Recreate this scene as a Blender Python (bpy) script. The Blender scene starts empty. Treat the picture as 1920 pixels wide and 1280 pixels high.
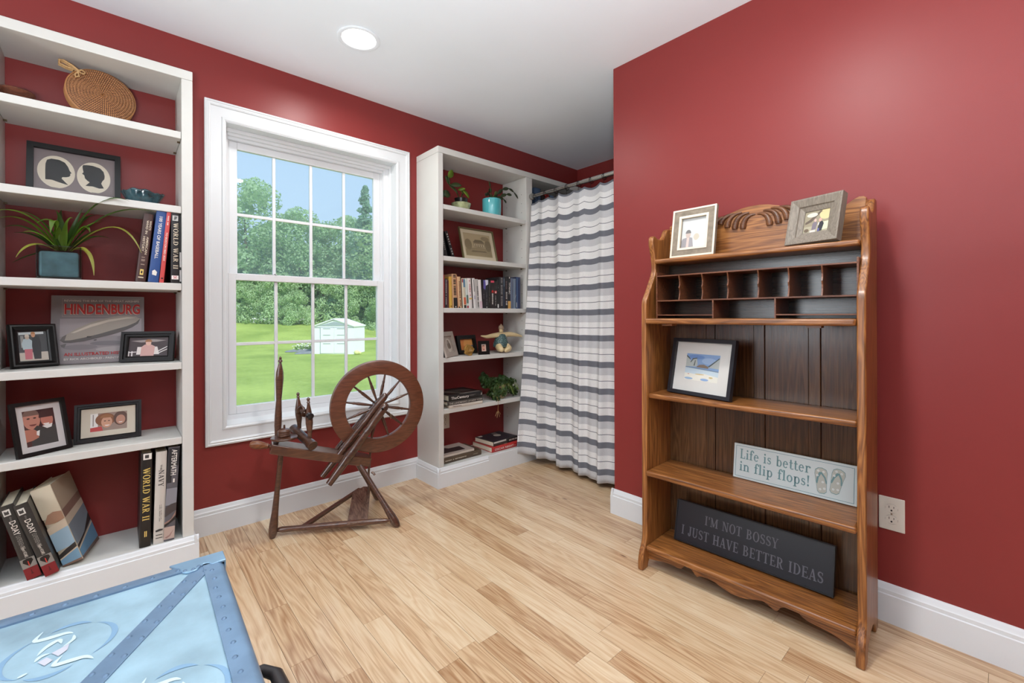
import bpy, bmesh, math, random
from mathutils import Vector, Matrix
random.seed(7)
R = math.radians
COL = bpy.context.scene.collection
SC = bpy.context.scene

# ------------------------------------------------------------------ camera, sky, sun, exposure
XB, YA, H, ZC = 2.0406, 2.6623, 2.44, 1.0857      # red wall on the right, window wall, ceiling, eye height
cd = bpy.data.cameras.new('camera')
cd.sensor_width = 36.0
cd.lens = 829.316 / 1920 * 36
cd.shift_y = -(640 - 591.9) / 1920
cd.clip_start = 0.02
cd.clip_end = 400
cam = bpy.data.objects.new('camera', cd)
COL.objects.link(cam)
cam.matrix_world = Matrix(((0.745595, 0.002415, -0.666395, 0), (-0.666392, -0.002158, -0.745599, 0), (-0.003239, 0.999995, 0, ZC), (0, 0, 0, 1)))
SC.camera = cam
SC.view_settings.view_transform = 'Standard'
SC.view_settings.look = 'None'
SC.view_settings.gamma = 1
SC.view_settings.use_curve_mapping = False
SC.view_settings.exposure = 0.0


def lin(c):
    return tuple((x / 255 / 12.92) if x / 255 <= 0.04045 else ((x / 255 + 0.055) / 1.055) ** 2.4 for x in c)


world = bpy.data.worlds.new('sky')
SC.world = world
world.use_nodes = True
wn = world.node_tree
wn.nodes.clear()
wo = wn.nodes.new('ShaderNodeOutputWorld')
wb = wn.nodes.new('ShaderNodeBackground')
wtc = wn.nodes.new('ShaderNodeTexCoord')
wsep = wn.nodes.new('ShaderNodeSeparateXYZ')
wr = wn.nodes.new('ShaderNodeValToRGB')
wr.color_ramp.elements[0].position = 0.0
wr.color_ramp.elements[0].color = (*lin((206, 226, 252)), 1)
wr.color_ramp.elements[1].position = 0.7
wr.color_ramp.elements[1].color = (*lin((166, 198, 248)), 1)
wn.links.new(wtc.outputs['Generated'], wsep.inputs[0])
wn.links.new(wsep.outputs['Z'], wr.inputs[0])
wn.links.new(wr.outputs[0], wb.inputs[0])
wb.inputs[1].default_value = 1.25
wn.links.new(wb.outputs[0], wo.inputs[0])


def light(name, kind, loc, energy, color=(1, 1, 1), rot=(0, 0, 0), **kw):
    l = bpy.data.lights.new(name, kind)
    l.energy = energy
    l.color = color
    for k, v in kw.items():
        setattr(l, k, v)
    o = bpy.data.objects.new(name, l)
    COL.objects.link(o)
    o.location = loc
    o.rotation_euler = rot
    return o


light('sun', 'SUN', (0, -10, 30), 4.2, (1, 0.97, 0.92), (R(44), 0, R(3)), angle=R(4))
# daylight falling through the two windows of the wall on the left, outside the frame
light('window_daylight', 'AREA', (-2.36, 1.25, 1.50), 30, (0.90, 0.96, 1.0), (0, R(-90), 0), shape='RECTANGLE', size=1.2, size_y=0.9)
light('window_daylight', 'AREA', (-2.36, -0.9, 1.45), 6, (0.88, 0.95, 1.0), (0, R(-90), 0), shape='RECTANGLE', size=1.3, size_y=1.1)
CAN_LIGHTS = [(0.885, 2.105, 9), (0.87, 0.52, 15.5), (0.87, -1.06, 3), (-1.1, 0.75, 4)]   # recessed ceiling lights: x, y, watts


# ------------------------------------------------------------------ materials
MATS = {}


def nd(nt, t, **kw):
    n = nt.nodes.new(t)
    for k, v in kw.items():
        setattr(n, k, v)
    return n


def mat(name, col=(200, 200, 200), rough=0.5, metal=0.0, spec=0.5, noise=0.0, nscale=40, bump=0.0, bscale=200, coat=0.0, trans=None):
    if name in MATS:
        return MATS[name]
    m = bpy.data.materials.new(name)
    m.use_nodes = True
    nt = m.node_tree
    b = nt.nodes['Principled BSDF']
    c = lin(col)
    b.inputs['Base Color'].default_value = (*c, 1)
    b.inputs['Roughness'].default_value = rough
    b.inputs['Metallic'].default_value = metal
    b.inputs['Specular IOR Level'].default_value = spec
    b.inputs['Coat Weight'].default_value = coat
    tc = nd(nt, 'ShaderNodeTexCoord')
    if noise:
        n = nd(nt, 'ShaderNodeTexNoise')
        n.inputs['Scale'].default_value = nscale
        n.inputs['Detail'].default_value = 4
        nt.links.new(tc.outputs['Object'], n.inputs['Vector'])
        r = nd(nt, 'ShaderNodeValToRGB')
        r.color_ramp.elements[0].position = 0.3
        r.color_ramp.elements[1].position = 0.7
        r.color_ramp.elements[0].color = (*[x * (1 - noise) for x in c], 1)
        r.color_ramp.elements[1].color = (*[min(1, x * (1 + noise)) for x in c], 1)
        nt.links.new(n.outputs['Fac'], r.inputs[0])
        nt.links.new(r.outputs[0], b.inputs['Base Color'])
    if bump:
        n2 = nd(nt, 'ShaderNodeTexNoise')
        n2.inputs['Scale'].default_value = bscale
        nt.links.new(tc.outputs['Object'], n2.inputs['Vector'])
        bp = nd(nt, 'ShaderNodeBump')
        bp.inputs['Strength'].default_value = bump
        bp.inputs['Distance'].default_value = 0.002
        nt.links.new(n2.outputs['Fac'], bp.inputs['Height'])
        nt.links.new(bp.outputs[0], b.inputs['Normal'])
    if trans:
        o = nt.nodes['Material Output']
        t = nd(nt, 'ShaderNodeBsdfTranslucent')
        t.inputs[0].default_value = (*lin(trans), 1)
        mx = nd(nt, 'ShaderNodeMixShader')
        mx.inputs[0].default_value = 0.4
        nt.links.new(b.outputs[0], mx.inputs[1])
        nt.links.new(t.outputs[0], mx.inputs[2])
        nt.links.new(mx.outputs[0], o.inputs[0])
    MATS[name] = m
    return m


def glass(name, tint=(255, 255, 255), refl=0.5, rough=0.0, glare_veil=0.0):
    if name in MATS:
        return MATS[name]
    m = bpy.data.materials.new(name)
    m.use_nodes = True
    nt = m.node_tree
    nt.nodes.clear()
    o = nd(nt, 'ShaderNodeOutputMaterial')
    t = nd(nt, 'ShaderNodeBsdfTransparent')
    t.inputs[0].default_value = (*lin(tint), 1)
    g = nd(nt, 'ShaderNodeBsdfGlossy')
    g.inputs['Roughness'].default_value = rough
    f = nd(nt, 'ShaderNodeFresnel')
    f.inputs[0].default_value = 1.45
    ml = nd(nt, 'ShaderNodeMath', operation='MULTIPLY')
    ml.inputs[1].default_value = refl
    mx = nd(nt, 'ShaderNodeMixShader')
    nt.links.new(f.outputs[0], ml.inputs[0])
    nt.links.new(ml.outputs[0], mx.inputs[0])
    base = t
    if glare_veil:                                  # translucent white mixed in to imitate veiling glare on the panes
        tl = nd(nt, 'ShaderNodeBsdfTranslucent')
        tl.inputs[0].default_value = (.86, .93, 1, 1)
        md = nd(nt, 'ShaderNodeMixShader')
        md.inputs[0].default_value = glare_veil
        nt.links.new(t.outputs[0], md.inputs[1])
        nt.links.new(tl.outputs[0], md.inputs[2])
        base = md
    nt.links.new(base.outputs[0], mx.inputs[1])
    nt.links.new(g.outputs[0], mx.inputs[2])
    nt.links.new(mx.outputs[0], o.inputs[0])
    MATS[name] = m
    return m


def wood(name, dark, mid, light_, axis='Z', scale=9, stretch=0.07, rough=0.35, vary=0.25, ring=0.5, knots=False, bump=0.12, coat=0.0, pore=0.5, crough=0.2):
    """Grain along one object axis; every object gets its own offset and tone from its random number."""
    if name in MATS:
        return MATS[name]
    m = bpy.data.materials.new(name)
    m.use_nodes = True
    nt = m.node_tree
    L = nt.links.new
    b = nt.nodes['Principled BSDF']
    tc = nd(nt, 'ShaderNodeTexCoord')
    oi = nd(nt, 'ShaderNodeObjectInfo')
    mp = nd(nt, 'ShaderNodeMapping')
    s = {'X': (stretch, 1, 1), 'Y': (1, stretch, 1), 'Z': (1, 1, stretch)}[axis]
    mp.inputs['Scale'].default_value = [k * scale for k in s]
    cx = nd(nt, 'ShaderNodeCombineXYZ')
    m1 = nd(nt, 'ShaderNodeMath', operation='MULTIPLY')
    m1.inputs[1].default_value = 57.0
    L(oi.outputs['Random'], m1.inputs[0])
    for k in range(3):
        L(m1.outputs[0], cx.inputs[k])
    L(tc.outputs['Object'], mp.inputs['Vector'])
    L(cx.outputs[0], mp.inputs['Location'])
    n1 = nd(nt, 'ShaderNodeTexNoise')
    n1.inputs['Scale'].default_value = 1.3
    n1.inputs['Detail'].default_value = 3
    n1.inputs['Distortion'].default_value = 0.4
    L(mp.outputs[0], n1.inputs['Vector'])
    # rings: a contour of the slow noise makes cathedral figure
    k1 = nd(nt, 'ShaderNodeMath', operation='MULTIPLY')
    k1.inputs[1].default_value = 11
    L(n1.outputs['Fac'], k1.inputs[0])
    k2 = nd(nt, 'ShaderNodeMath', operation='PINGPONG')
    k2.inputs[1].default_value = 0.5
    L(k1.outputs[0], k2.inputs[0])
    # pores: fine streaks
    mp2 = nd(nt, 'ShaderNodeMapping')
    mp2.inputs['Scale'].default_value = [k * scale * 14 if k == 1 else k * scale * 4 for k in s]
    L(tc.outputs['Object'], mp2.inputs['Vector'])
    L(cx.outputs[0], mp2.inputs['Location'])
    n2 = nd(nt, 'ShaderNodeTexNoise')
    n2.inputs['Scale'].default_value = 1.0
    n2.inputs['Detail'].default_value = 5
    n2.inputs['Roughness'].default_value = 0.65
    L(mp2.outputs[0], n2.inputs['Vector'])
    a1 = nd(nt, 'ShaderNodeMath', operation='MULTIPLY')
    a1.inputs[1].default_value = ring
    L(k2.outputs[0], a1.inputs[0])
    a2 = nd(nt, 'ShaderNodeMath', operation='MULTIPLY_ADD')
    a2.inputs[1].default_value = pore
    L(n2.outputs['Fac'], a2.inputs[0])
    L(a1.outputs[0], a2.inputs[2])
    a3 = nd(nt, 'ShaderNodeMath', operation='MULTIPLY_ADD')
    a3.inputs[1].default_value = vary
    L(oi.outputs['Random'], a3.inputs[0])
    L(a2.outputs[0], a3.inputs[2])
    rp = nd(nt, 'ShaderNodeValToRGB')
    e = rp.color_ramp.elements
    mean = pore * 0.5 + ring * 0.25 + vary * 0.5
    sp = 0.14 * pore / 0.5 + 0.20 * ring + 0.3 * vary
    e[0].position = max(0, mean - sp)
    e[0].color = (*lin(dark), 1)
    e[1].position = min(1, mean + sp)
    e[1].color = (*lin(light_), 1)
    em = e.new(mean)
    em.color = (*lin(mid), 1)
    L(a3.outputs[0], rp.inputs[0])
    col = rp.outputs[0]
    if knots:
        mp3 = nd(nt, 'ShaderNodeMapping')
        mp3.inputs['Scale'].default_value = {'X': (2.6, 9, 9), 'Y': (9, 2.6, 9), 'Z': (9, 9, 2.6)}[axis]
        L(tc.outputs['Object'], mp3.inputs['Vector'])
        L(cx.outputs[0], mp3.inputs['Location'])
        vo = nd(nt, 'ShaderNodeTexVoronoi')
        vo.inputs['Scale'].default_value = 0.8
        L(mp3.outputs[0], vo.inputs['Vector'])
        r2 = nd(nt, 'ShaderNodeValToRGB')
        r2.color_ramp.elements[0].position = 0.022
        r2.color_ramp.elements[0].color = (0.22, 0.13, 0.08, 1)
        r2.color_ramp.elements[1].position = 0.055
        r2.color_ramp.elements[1].color = (1, 1, 1, 1)
        L(vo.outputs['Distance'], r2.inputs[0])
        mu = nd(nt, 'ShaderNodeMix', data_type='RGBA', blend_type='MULTIPLY')
        mu.inputs[0].default_value = 0.9
        L(col, mu.inputs[6])
        L(r2.outputs[0], mu.inputs[7])
        col = mu.outputs[2]
    L(col, b.inputs['Base Color'])
    b.inputs['Roughness'].default_value = rough
    b.inputs['Coat Weight'].default_value = coat
    b.inputs['Coat Roughness'].default_value = crough
    if bump:
        bp = nd(nt, 'ShaderNodeBump')
        bp.inputs['Strength'].default_value = bump
        bp.inputs['Distance'].default_value = 0.0012
        L(n2.outputs['Fac'], bp.inputs['Height'])
        L(bp.outputs[0], b.inputs['Normal'])
    MATS[name] = m
    return m


def emit(name, col, strength):
    if name in MATS:
        return MATS[name]
    m = bpy.data.materials.new(name)
    m.use_nodes = True
    b = m.node_tree.nodes['Principled BSDF']
    b.inputs['Base Color'].default_value = (*lin(col), 1)
    b.inputs['Emission Color'].default_value = (*lin(col), 1)
    b.inputs['Emission Strength'].default_value = strength
    MATS[name] = m
    return m


def flat(col, rough=0.55):
    """A plain printed or painted colour, shared by its value."""
    return mat('print_%02x%02x%02x_%d' % (*col, int(rough * 100)), col, rough)


# ------------------------------------------------------------------ geometry
class MB:
    """Collects shapes; build() links them as one mesh object."""

    def __init__(self, M=None):
        self.v, self.f, self.mi, self.cur, self.M = [], [], [], 0, M

    def add(self, vs, fs, M=None):
        o = len(self.v)
        M = M or self.M
        for p in vs:
            p = Vector(p)
            self.v.append(M @ p if M is not None else p)
        for f in fs:
            self.f.append([o + i for i in f])
            self.mi.append(self.cur)
        return self

    def box(self, x0, y0, z0, x1, y1, z1, M=None):
        v = [(x, y, z) for z in (z0, z1) for y in (y0, y1) for x in (x0, x1)]
        return self.add(v, [(0, 2, 3, 1), (4, 5, 7, 6), (0, 1, 5, 4), (2, 6, 7, 3), (0, 4, 6, 2), (1, 3, 7, 5)], M)

    def prism(self, pts, n0, n1, fn, M=None):
        """polygon pts (a, b) pushed from n0 to n1; fn(a, b, n) gives the point"""
        k = len(pts)
        v = [fn(a, b, n0) for a, b in pts] + [fn(a, b, n1) for a, b in pts]
        f = [tuple(range(k))[::-1], tuple(range(k, 2 * k))] + [(i, (i + 1) % k, k + (i + 1) % k, k + i) for i in range(k)]
        return self.add(v, f, M)

    def poly(self, pts, M=None):
        return self.add(pts, [tuple(range(len(pts)))], M)

    def lathe(self, prof, seg=24, M=None, cap=True):
        v, f = [], []
        n = len(prof)
        for r, z in prof:
            for i in range(seg):
                a = 2 * math.pi * i / seg
                v.append((r * math.cos(a), r * math.sin(a), z))
        for j in range(n - 1):
            for i in range(seg):
                i2 = (i + 1) % seg
                f.append((j * seg + i, j * seg + i2, (j + 1) * seg + i2, (j + 1) * seg + i))
        if cap:
            if prof[0][0] > 1e-5:
                f.append(tuple(range(seg))[::-1])
            if prof[-1][0] > 1e-5:
                f.append(tuple((n - 1) * seg + i for i in range(seg)))
        return self.add(v, f, M)

    def tube(self, path, rad, seg=10, cap=True, M=None, flatten=1.0):
        path = [Vector(p) for p in path]
        n = len(path)
        rads = rad if isinstance(rad, (list, tuple)) else [rad] * n
        v, f = [], []
        up = None
        for j, p in enumerate(path):
            t = (path[min(j + 1, n - 1)] - path[max(j - 1, 0)])
            if t.length < 1e-9:
                t = Vector((0, 0, 1))
            t.normalize()
            if up is None:
                up = t.orthogonal().normalized()
            up = (up - t * up.dot(t))
            if up.length < 1e-6:
                up = t.orthogonal()
            up.normalize()
            s = t.cross(up)
            for i in range(seg):
                a = 2 * math.pi * i / seg
                v.append(p + (up * math.cos(a) * flatten + s * math.sin(a)) * rads[j])
        for j in range(n - 1):
            for i in range(seg):
                i2 = (i + 1) % seg
                f.append((j * seg + i, j * seg + i2, (j + 1) * seg + i2, (j + 1) * seg + i))
        if cap:
            f.append(tuple(range(seg))[::-1])
            f.append(tuple((n - 1) * seg + i for i in range(seg)))
        return self.add(v, f, M)

    def ell(self, c, r, seg=16, rings=10, M=None):
        v, f = [(c[0], c[1], c[2] - r[2])], []
        for j in range(1, rings):
            ph = -math.pi / 2 + math.pi * j / rings
            for i in range(seg):
                a = 2 * math.pi * i / seg
                v.append((c[0] + r[0] * math.cos(ph) * math.cos(a), c[1] + r[1] * math.cos(ph) * math.sin(a), c[2] + r[2] * math.sin(ph)))
        v.append((c[0], c[1], c[2] + r[2]))
        for i in range(seg):
            f.append((0, 1 + (i + 1) % seg, 1 + i))
            for j in range(rings - 2):
                f.append((1 + j * seg + i, 1 + j * seg + (i + 1) % seg, 1 + (j + 1) * seg + (i + 1) % seg, 1 + (j + 1) * seg + i))
            f.append((1 + (rings - 2) * seg + i, 1 + (rings - 2) * seg + (i + 1) % seg, len(v) - 1))
        return self.add(v, f, M)

    def torus(self, r, t, seg=24, tseg=8, M=None):
        v, f = [], []
        for i in range(seg):
            a = 2 * math.pi * i / seg
            for j in range(tseg):
                b = 2 * math.pi * j / tseg
                q = r + t * math.cos(b)
                v.append((q * math.cos(a), q * math.sin(a), t * math.sin(b)))
        for i in range(seg):
            for j in range(tseg):
                f.append((i * tseg + j, ((i + 1) % seg) * tseg + j, ((i + 1) % seg) * tseg + (j + 1) % tseg, i * tseg + (j + 1) % tseg))
        return self.add(v, f, M)

    def build(self, name, mats, parent=None, smooth=0, bevel=0, bseg=2, recalc=True, kind=None):
        me = bpy.data.meshes.new(name)
        me.from_pydata([tuple(p) for p in self.v], [], self.f)
        if not isinstance(mats, (list, tuple)):
            mats = [mats]
        for m in mats:
            me.materials.append(m)
        if len(mats) > 1:
            me.polygons.foreach_set('material_index', self.mi)
        if recalc:
            bm = bmesh.new()
            bm.from_mesh(me)
            bmesh.ops.recalc_face_normals(bm, faces=bm.faces)
            bm.to_mesh(me)
            bm.free()
        if smooth:
            me.polygons.foreach_set('use_smooth', [True] * len(me.polygons))
            me.set_sharp_from_angle(angle=R(smooth))
        me.update()
        o = bpy.data.objects.new(name, me)
        COL.objects.link(o)
        if parent is not None:
            o.parent = parent
        if bevel:
            b = o.modifiers.new('bevel', 'BEVEL')
            b.width = bevel
            b.segments = bseg
            b.limit_method = 'ANGLE'
            b.angle_limit = R(35)
        if kind:
            o['kind'] = kind
        return o


def thing(name, label, cat, loc=(0, 0, 0), rot=(0, 0, 0), group=None):
    o = bpy.data.objects.new(name, None)
    o.empty_display_size = 0.05
    COL.objects.link(o)
    o.location = loc
    o.rotation_euler = rot
    o['label'] = label
    o['category'] = cat
    if group:
        o['group'] = group
    return o


def tag(o, label, cat, group=None):
    o['label'] = label
    o['category'] = cat
    if group:
        o['group'] = group
    return o


def struct(o, label=None):
    o['kind'] = 'structure'
    if label:
        o['label'] = label
    return o


def copy_part(src, parent, loc=None, rot=None, scale=None):
    c = src.copy()
    COL.objects.link(c)
    c.parent = parent
    if loc is not None:
        c.location = loc
    if rot is not None:
        c.rotation_euler = rot
    if scale is not None:
        c.scale = scale
    return c


def basis(o, x, y, z=None):
    x, y = Vector(x), Vector(y)
    z = Vector(z) if z is not None else x.cross(y)
    return Matrix(((x[0], y[0], z[0], o[0]), (x[1], y[1], z[1], o[1]), (x[2], y[2], z[2], o[2]), (0, 0, 0, 1)))


def bez(a, b, c, n=10):
    a, b, c = Vector(a), Vector(b), Vector(c)
    return [a * (1 - t) ** 2 + b * 2 * t * (1 - t) + c * t * t for t in [i / n for i in range(n + 1)]]


def arc(cx, cy, rx, ry, a0, a1, n=14):
    return [(cx + rx * math.cos(R(a0 + (a1 - a0) * i / n)), cy + ry * math.sin(R(a0 + (a1 - a0) * i / n))) for i in range(n + 1)]


def oval(cx, cy, rx, ry, n=24):
    return arc(cx, cy, rx, ry, 0, 360 - 360 / n, n - 1)


# ------------------------------------------------------------------ lettering
TEXTS = ['HINDENBURG', 'REVIVING THE ERA OF THE GREAT AIRSHIPS', 'AN ILLUSTRATED HISTORY', 'BY RICK ARCHBOLD - PAINTINGS BY KEN',
         "WHO'S", 'WHO IN', 'AMERICAN', 'HISTORY', '100 YEARS OF BASEBALL', 'TO BOSTON RED SOX', 'DK', 'AFTERMATH', 'the', 'D-DAY', 'EXPERIENCE', 'Robert HOLMES',
         'The', 'Century', 'THE LANDMARKS OF NEW YORK', 'TheCentury', 'OSCAR NIGHT -', 'TITANIC', 'THE']
TM = {}
_tmp = []
for t in TEXTS:
    c = bpy.data.curves.new('t', 'FONT')
    c.body = t
    c.resolution_u = 3
    c.offset = 0.022 if t == 'HINDENBURG' else 0.012
    o = bpy.data.objects.new('t', c)
    COL.objects.link(o)
    _tmp.append((t, o, c))
bpy.context.view_layer.update()
_dg = bpy.context.evaluated_depsgraph_get()
for t, o, c in _tmp:
    me = bpy.data.meshes.new_from_object(o.evaluated_get(_dg))
    vs = [v.co.copy() for v in me.vertices]
    fs = [tuple(p.vertices) for p in me.polygons]
    x0, x1 = min(v.x for v in vs), max(v.x for v in vs)
    y0, y1 = min(v.y for v in vs), max(v.y for v in vs)
    TM[t] = ([((v.x - x0) / (x1 - x0), (v.y - y0) / (y1 - y0)) for v in vs], fs)
    bpy.data.meshes.remove(me)
for t, o, c in _tmp:
    bpy.data.objects.remove(o)
    bpy.data.curves.remove(c)


def put_text(mb, t, x, y, w, h, n=0.0006):
    """text t in the box (x, y) to (x+w, y+h) of the drawing plane, n above it"""
    vs, fs = TM[t]
    mb.add([(x + a * w, y + b * h, n) for a, b in vs], fs)


# a small slab-serif alphabet drawn as strokes
T_, t_, SH = 0.165, 0.075, 0.07


def glyph(ch):
    P = []
    T, t = T_, t_

    def V(x, y0, y1, w=T):
        P.append([(x - w / 2, y0), (x + w / 2, y0), (x + w / 2, y1), (x - w / 2, y1)])

    def Hh(x0, x1, y, w=t):
        P.append([(x0, y - w / 2), (x1, y - w / 2), (x1, y + w / 2), (x0, y + w / 2)])

    def S(x, y, l=0.34):
        P.append([(x - l / 2, y), (x + l / 2, y), (x + l / 2, y + SH), (x - l / 2, y + SH)])

    def D(x0, y0, x1, y1, w=T):
        P.append([(x0 - w / 2, y0), (x0 + w / 2, y0), (x1 + w / 2, y1), (x1 - w / 2, y1)])

    def A(cx, cy, rx, ry, a0, a1, wx=T, wy=t, n=18):
        o = arc(cx, cy, rx, ry, a0, a1, n)
        i = arc(cx, cy, rx - wx, ry - wy, a0, a1, n)
        for k in range(n):
            P.append([o[k], o[k + 1], i[k + 1], i[k]])

    def st(pts, ws):
        for k in range(len(pts) - 1):
            (x0, y0), (x1, y1) = pts[k], pts[k + 1]
            d = Vector((x1 - x0, y1 - y0)).normalized()
            nx, ny = -d.y, d.x
            a, b = ws(k / (len(pts) - 1)) / 2, ws((k + 1) / (len(pts) - 1)) / 2
            P.append([(x0 + nx * a, y0 + ny * a), (x0 - nx * a, y0 - ny * a), (x1 - nx * b, y1 - ny * b), (x1 + nx * b, y1 + ny * b)])
    adv = 0.7
    if ch == ' ':
        adv = 0.42
    elif ch == 'I':
        V(.17, 0, 1); S(.17, 0); S(.17, 1 - SH); adv = .40
    elif ch == "'":
        V(.1, .7, 1, .11); adv = .24
    elif ch == 'M':
        V(.14, 0, 1, t); V(.84, 0, 1); D(.16, 1, .46, .05); D(.46, .05, .8, 1, t); S(.14, 0, .28); S(.84, 0); S(.1, 1 - SH, .22); S(.88, 1 - SH, .24); adv = 1.06
    elif ch == 'N':
        V(.14, 0, 1, t); V(.68, 0, 1, t); D(.16, 1, .65, 0); S(.14, 0, .28); S(.68, 1 - SH, .28); S(.1, 1 - SH, .2); adv = .86
    elif ch == 'O':
        A(.4, .5, .38, .53, 0, 360, n=28); adv = .82
    elif ch == 'T':
        V(.36, 0, 1); Hh(.02, .70, .965); S(.36, 0); P.append([(.02, 1), (.02, .78), (.07, .78), (.1, .95)]); P.append([(.70, 1), (.70, .78), (.65, .78), (.62, .95)]); adv = .74
    elif ch == 'B':
        V(.18, 0, 1); A(.34, .745, .27, .255, -90, 90); A(.34, .265, .32, .265, -90, 90); Hh(.04, .36, .965); Hh(.2, .36, .51); Hh(.04, .36, .035); adv = .74
    elif ch == 'S':
        st(arc(.3, .745, .2, .2, 25, 270, 14) + arc(.3, .27, .21, .22, 90, -150, 14)[1:], lambda k: .08 + .1 * math.sin(math.pi * k) ** 2)
        V(.5, .7, .95, .06); V(.09, .05, .3, .06); adv = .62
    elif ch == 's':
        st(arc(.24, .48, .14, .13, 25, 270, 12) + arc(.24, .185, .16, .15, 90, -150, 12)[1:], lambda k: .08 + .07 * math.sin(math.pi * k) ** 2)
        V(.39, .46, .64, .05); V(.07, .02, .2, .05); adv = .5
    elif ch == 'Y':
        D(.12, 1, .36, .45); D(.64, 1, .4, .45, t); V(.38, 0, .5); S(.38, 0); S(.12, 1 - SH, .3); S(.64, 1 - SH, .24); adv = .76
    elif ch == 'J':
        V(.3, .2, 1); A(.19, .2, .195, .24, 180, 360, .16, .1); S(.3, 1 - SH); P.append(oval(.07, .22, .08, .08, 12)); adv = .52
    elif ch == 'U':
        V(.17, .3, 1); V(.62, .3, 1, t); A(.375, .3, .29, .32, 180, 360, .14, .09); S(.17, 1 - SH); S(.62, 1 - SH, .26); adv = .82
    elif ch == 'H':
        V(.17, 0, 1); V(.65, 0, 1); Hh(.2, .65, .5); S(.17, 0); S(.65, 0); S(.17, 1 - SH); S(.65, 1 - SH); adv = .86
    elif ch == 'A':
        D(.1, 0, .37, 1, t); D(.62, 0, .37, 1); Hh(.18, .52, .33); S(.1, 0, .26); S(.62, 0, .32); adv = .78
    elif ch == 'V':
        D(.12, 1, .38, 0); D(.64, 1, .38, 0, t); S(.12, 1 - SH, .32); S(.64, 1 - SH, .24); adv = .76
    elif ch == 'W':
        D(.12, 1, .34, 0); D(.54, 1, .36, 0, t); D(.5, 1, .74, 0); D(.96, 1, .76, 0, t); S(.12, 1 - SH, .3); S(.52, 1 - SH, .3); S(.96, 1 - SH, .24); adv = 1.08
    elif ch == 'E':
        V(.18, 0, 1); Hh(.04, .6, .965); Hh(.2, .48, .51); Hh(.04, .62, .035); V(.58, .78, 1, .06); V(.6, 0, .24, .06); V(.47, .4, .62, .05); adv = .68
    elif ch == 'L':
        V(.18, 0, 1); Hh(.04, .62, .04, .08); V(.59, 0, .28, .07); S(.18, 1 - SH); adv = .68
    elif ch == 'R':
        V(.18, 0, 1); A(.34, .73, .3, .27, -90, 90); Hh(.04, .36, .965); Hh(.2, .38, .5); D(.6, 0, .38, .5); S(.18, 0); S(.64, 0, .24); adv = .8
    elif ch == 'D':
        V(.18, 0, 1); A(.32, .5, .44, .5, -90, 90); Hh(.04, .34, .965); Hh(.04, .34, .035); adv = .82
    elif ch == 'i':
        V(.17, 0, .64); S(.17, 0, .34); S(.13, .64 - SH, .2); P.append(oval(.17, .86, .1, .1, 14)); adv = .38
    elif ch == 'l':
        V(.17, 0, 1); S(.17, 0, .34); S(.13, 1 - SH, .2); adv = .38
    elif ch == 'f':
        V(.19, 0, .8); A(.33, .78, .22, .24, 20, 180, .15, .1); Hh(.02, .4, .6, .08); S(.19, 0, .36); P.append(oval(.47, .84, .085, .085, 12)); adv = .46
    elif ch == 'e':
        A(.31, .32, .28, .34, 0, 320, .15, .08, 22); Hh(.08, .57, .36, .07); adv = .64
    elif ch == 'o':
        A(.32, .32, .3, .34, 0, 360, .15, .08, 22); adv = .66
    elif ch == 'b':
        V(.17, 0, 1); A(.37, .32, .28, .34, 0, 360, .15, .08, 22); S(.13, 1 - SH, .2); adv = .7
    elif ch == 'p':
        V(.17, -.3, .64); A(.37, .32, .28, .34, 0, 360, .15, .08, 22); S(.17, -.3, .34); S(.13, .64 - SH, .2); adv = .7
    elif ch == 't':
        V(.2, .12, .88); Hh(.04, .42, .6, .08); A(.34, .14, .215, .16, 180, 330, .13, .08); adv = .46
    elif ch == 'r':
        V(.17, 0, .64); A(.4, .42, .22, .24, 40, 150, .1, .1); P.append(oval(.5, .54, .09, .09, 12)); S(.17, 0, .34); S(.13, .64 - SH, .2); adv = .56
    elif ch == 'n':
        V(.17, 0, .64); V(.56, 0, .42); A(.36, .4, .28, .26, 0, 170, .15, .1); S(.17, 0, .32); S(.56, 0, .32); S(.13, .64 - SH, .2); adv = .76
    elif ch == '!':
        P.append([(.07, 1), (.27, 1), (.2, .28), (.14, .28)]); P.append(oval(.17, .09, .1, .1, 14)); adv = .36
    return P, adv


def put_serif(mb, text, x, y, w, h, n=0.0006, gap=0.05):
    """slab-serif line: cap height h, total width w, left end x, baseline y"""
    tot, items = 0, []
    for ch in text:
        P, a = glyph(ch)
        items.append((tot, P))
        tot += a + gap
    k = w / (tot - gap)
    for off, P in items:
        for p in P:
            mb.poly([(x + (off + a) * k, y + b * h, n) for a, b in p])


def drawing(parent, name, M, w, h, shapes, base=None, rough=0.55, d0=0.0003):
    """A flat print: shapes = [(colour, [(u, v)...])] in 0..1 of w x h, later ones on top."""
    mb = MB(M)
    mats, idx = [], {}
    if base is not None:
        shapes = [(base, [(0, 0), (1, 0), (1, 1), (0, 1)])] + list(shapes)
    for k, (c, pts) in enumerate(shapes):
        if c not in idx:
            idx[c] = len(mats)
            mats.append(flat(c, rough))
        mb.cur = idx[c]
        n = d0 + 0.00012 * k
        mb.poly([(a * w, b * h, n) for a, b in pts])
    return mb.build(name, mats, parent, recalc=False)

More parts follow.
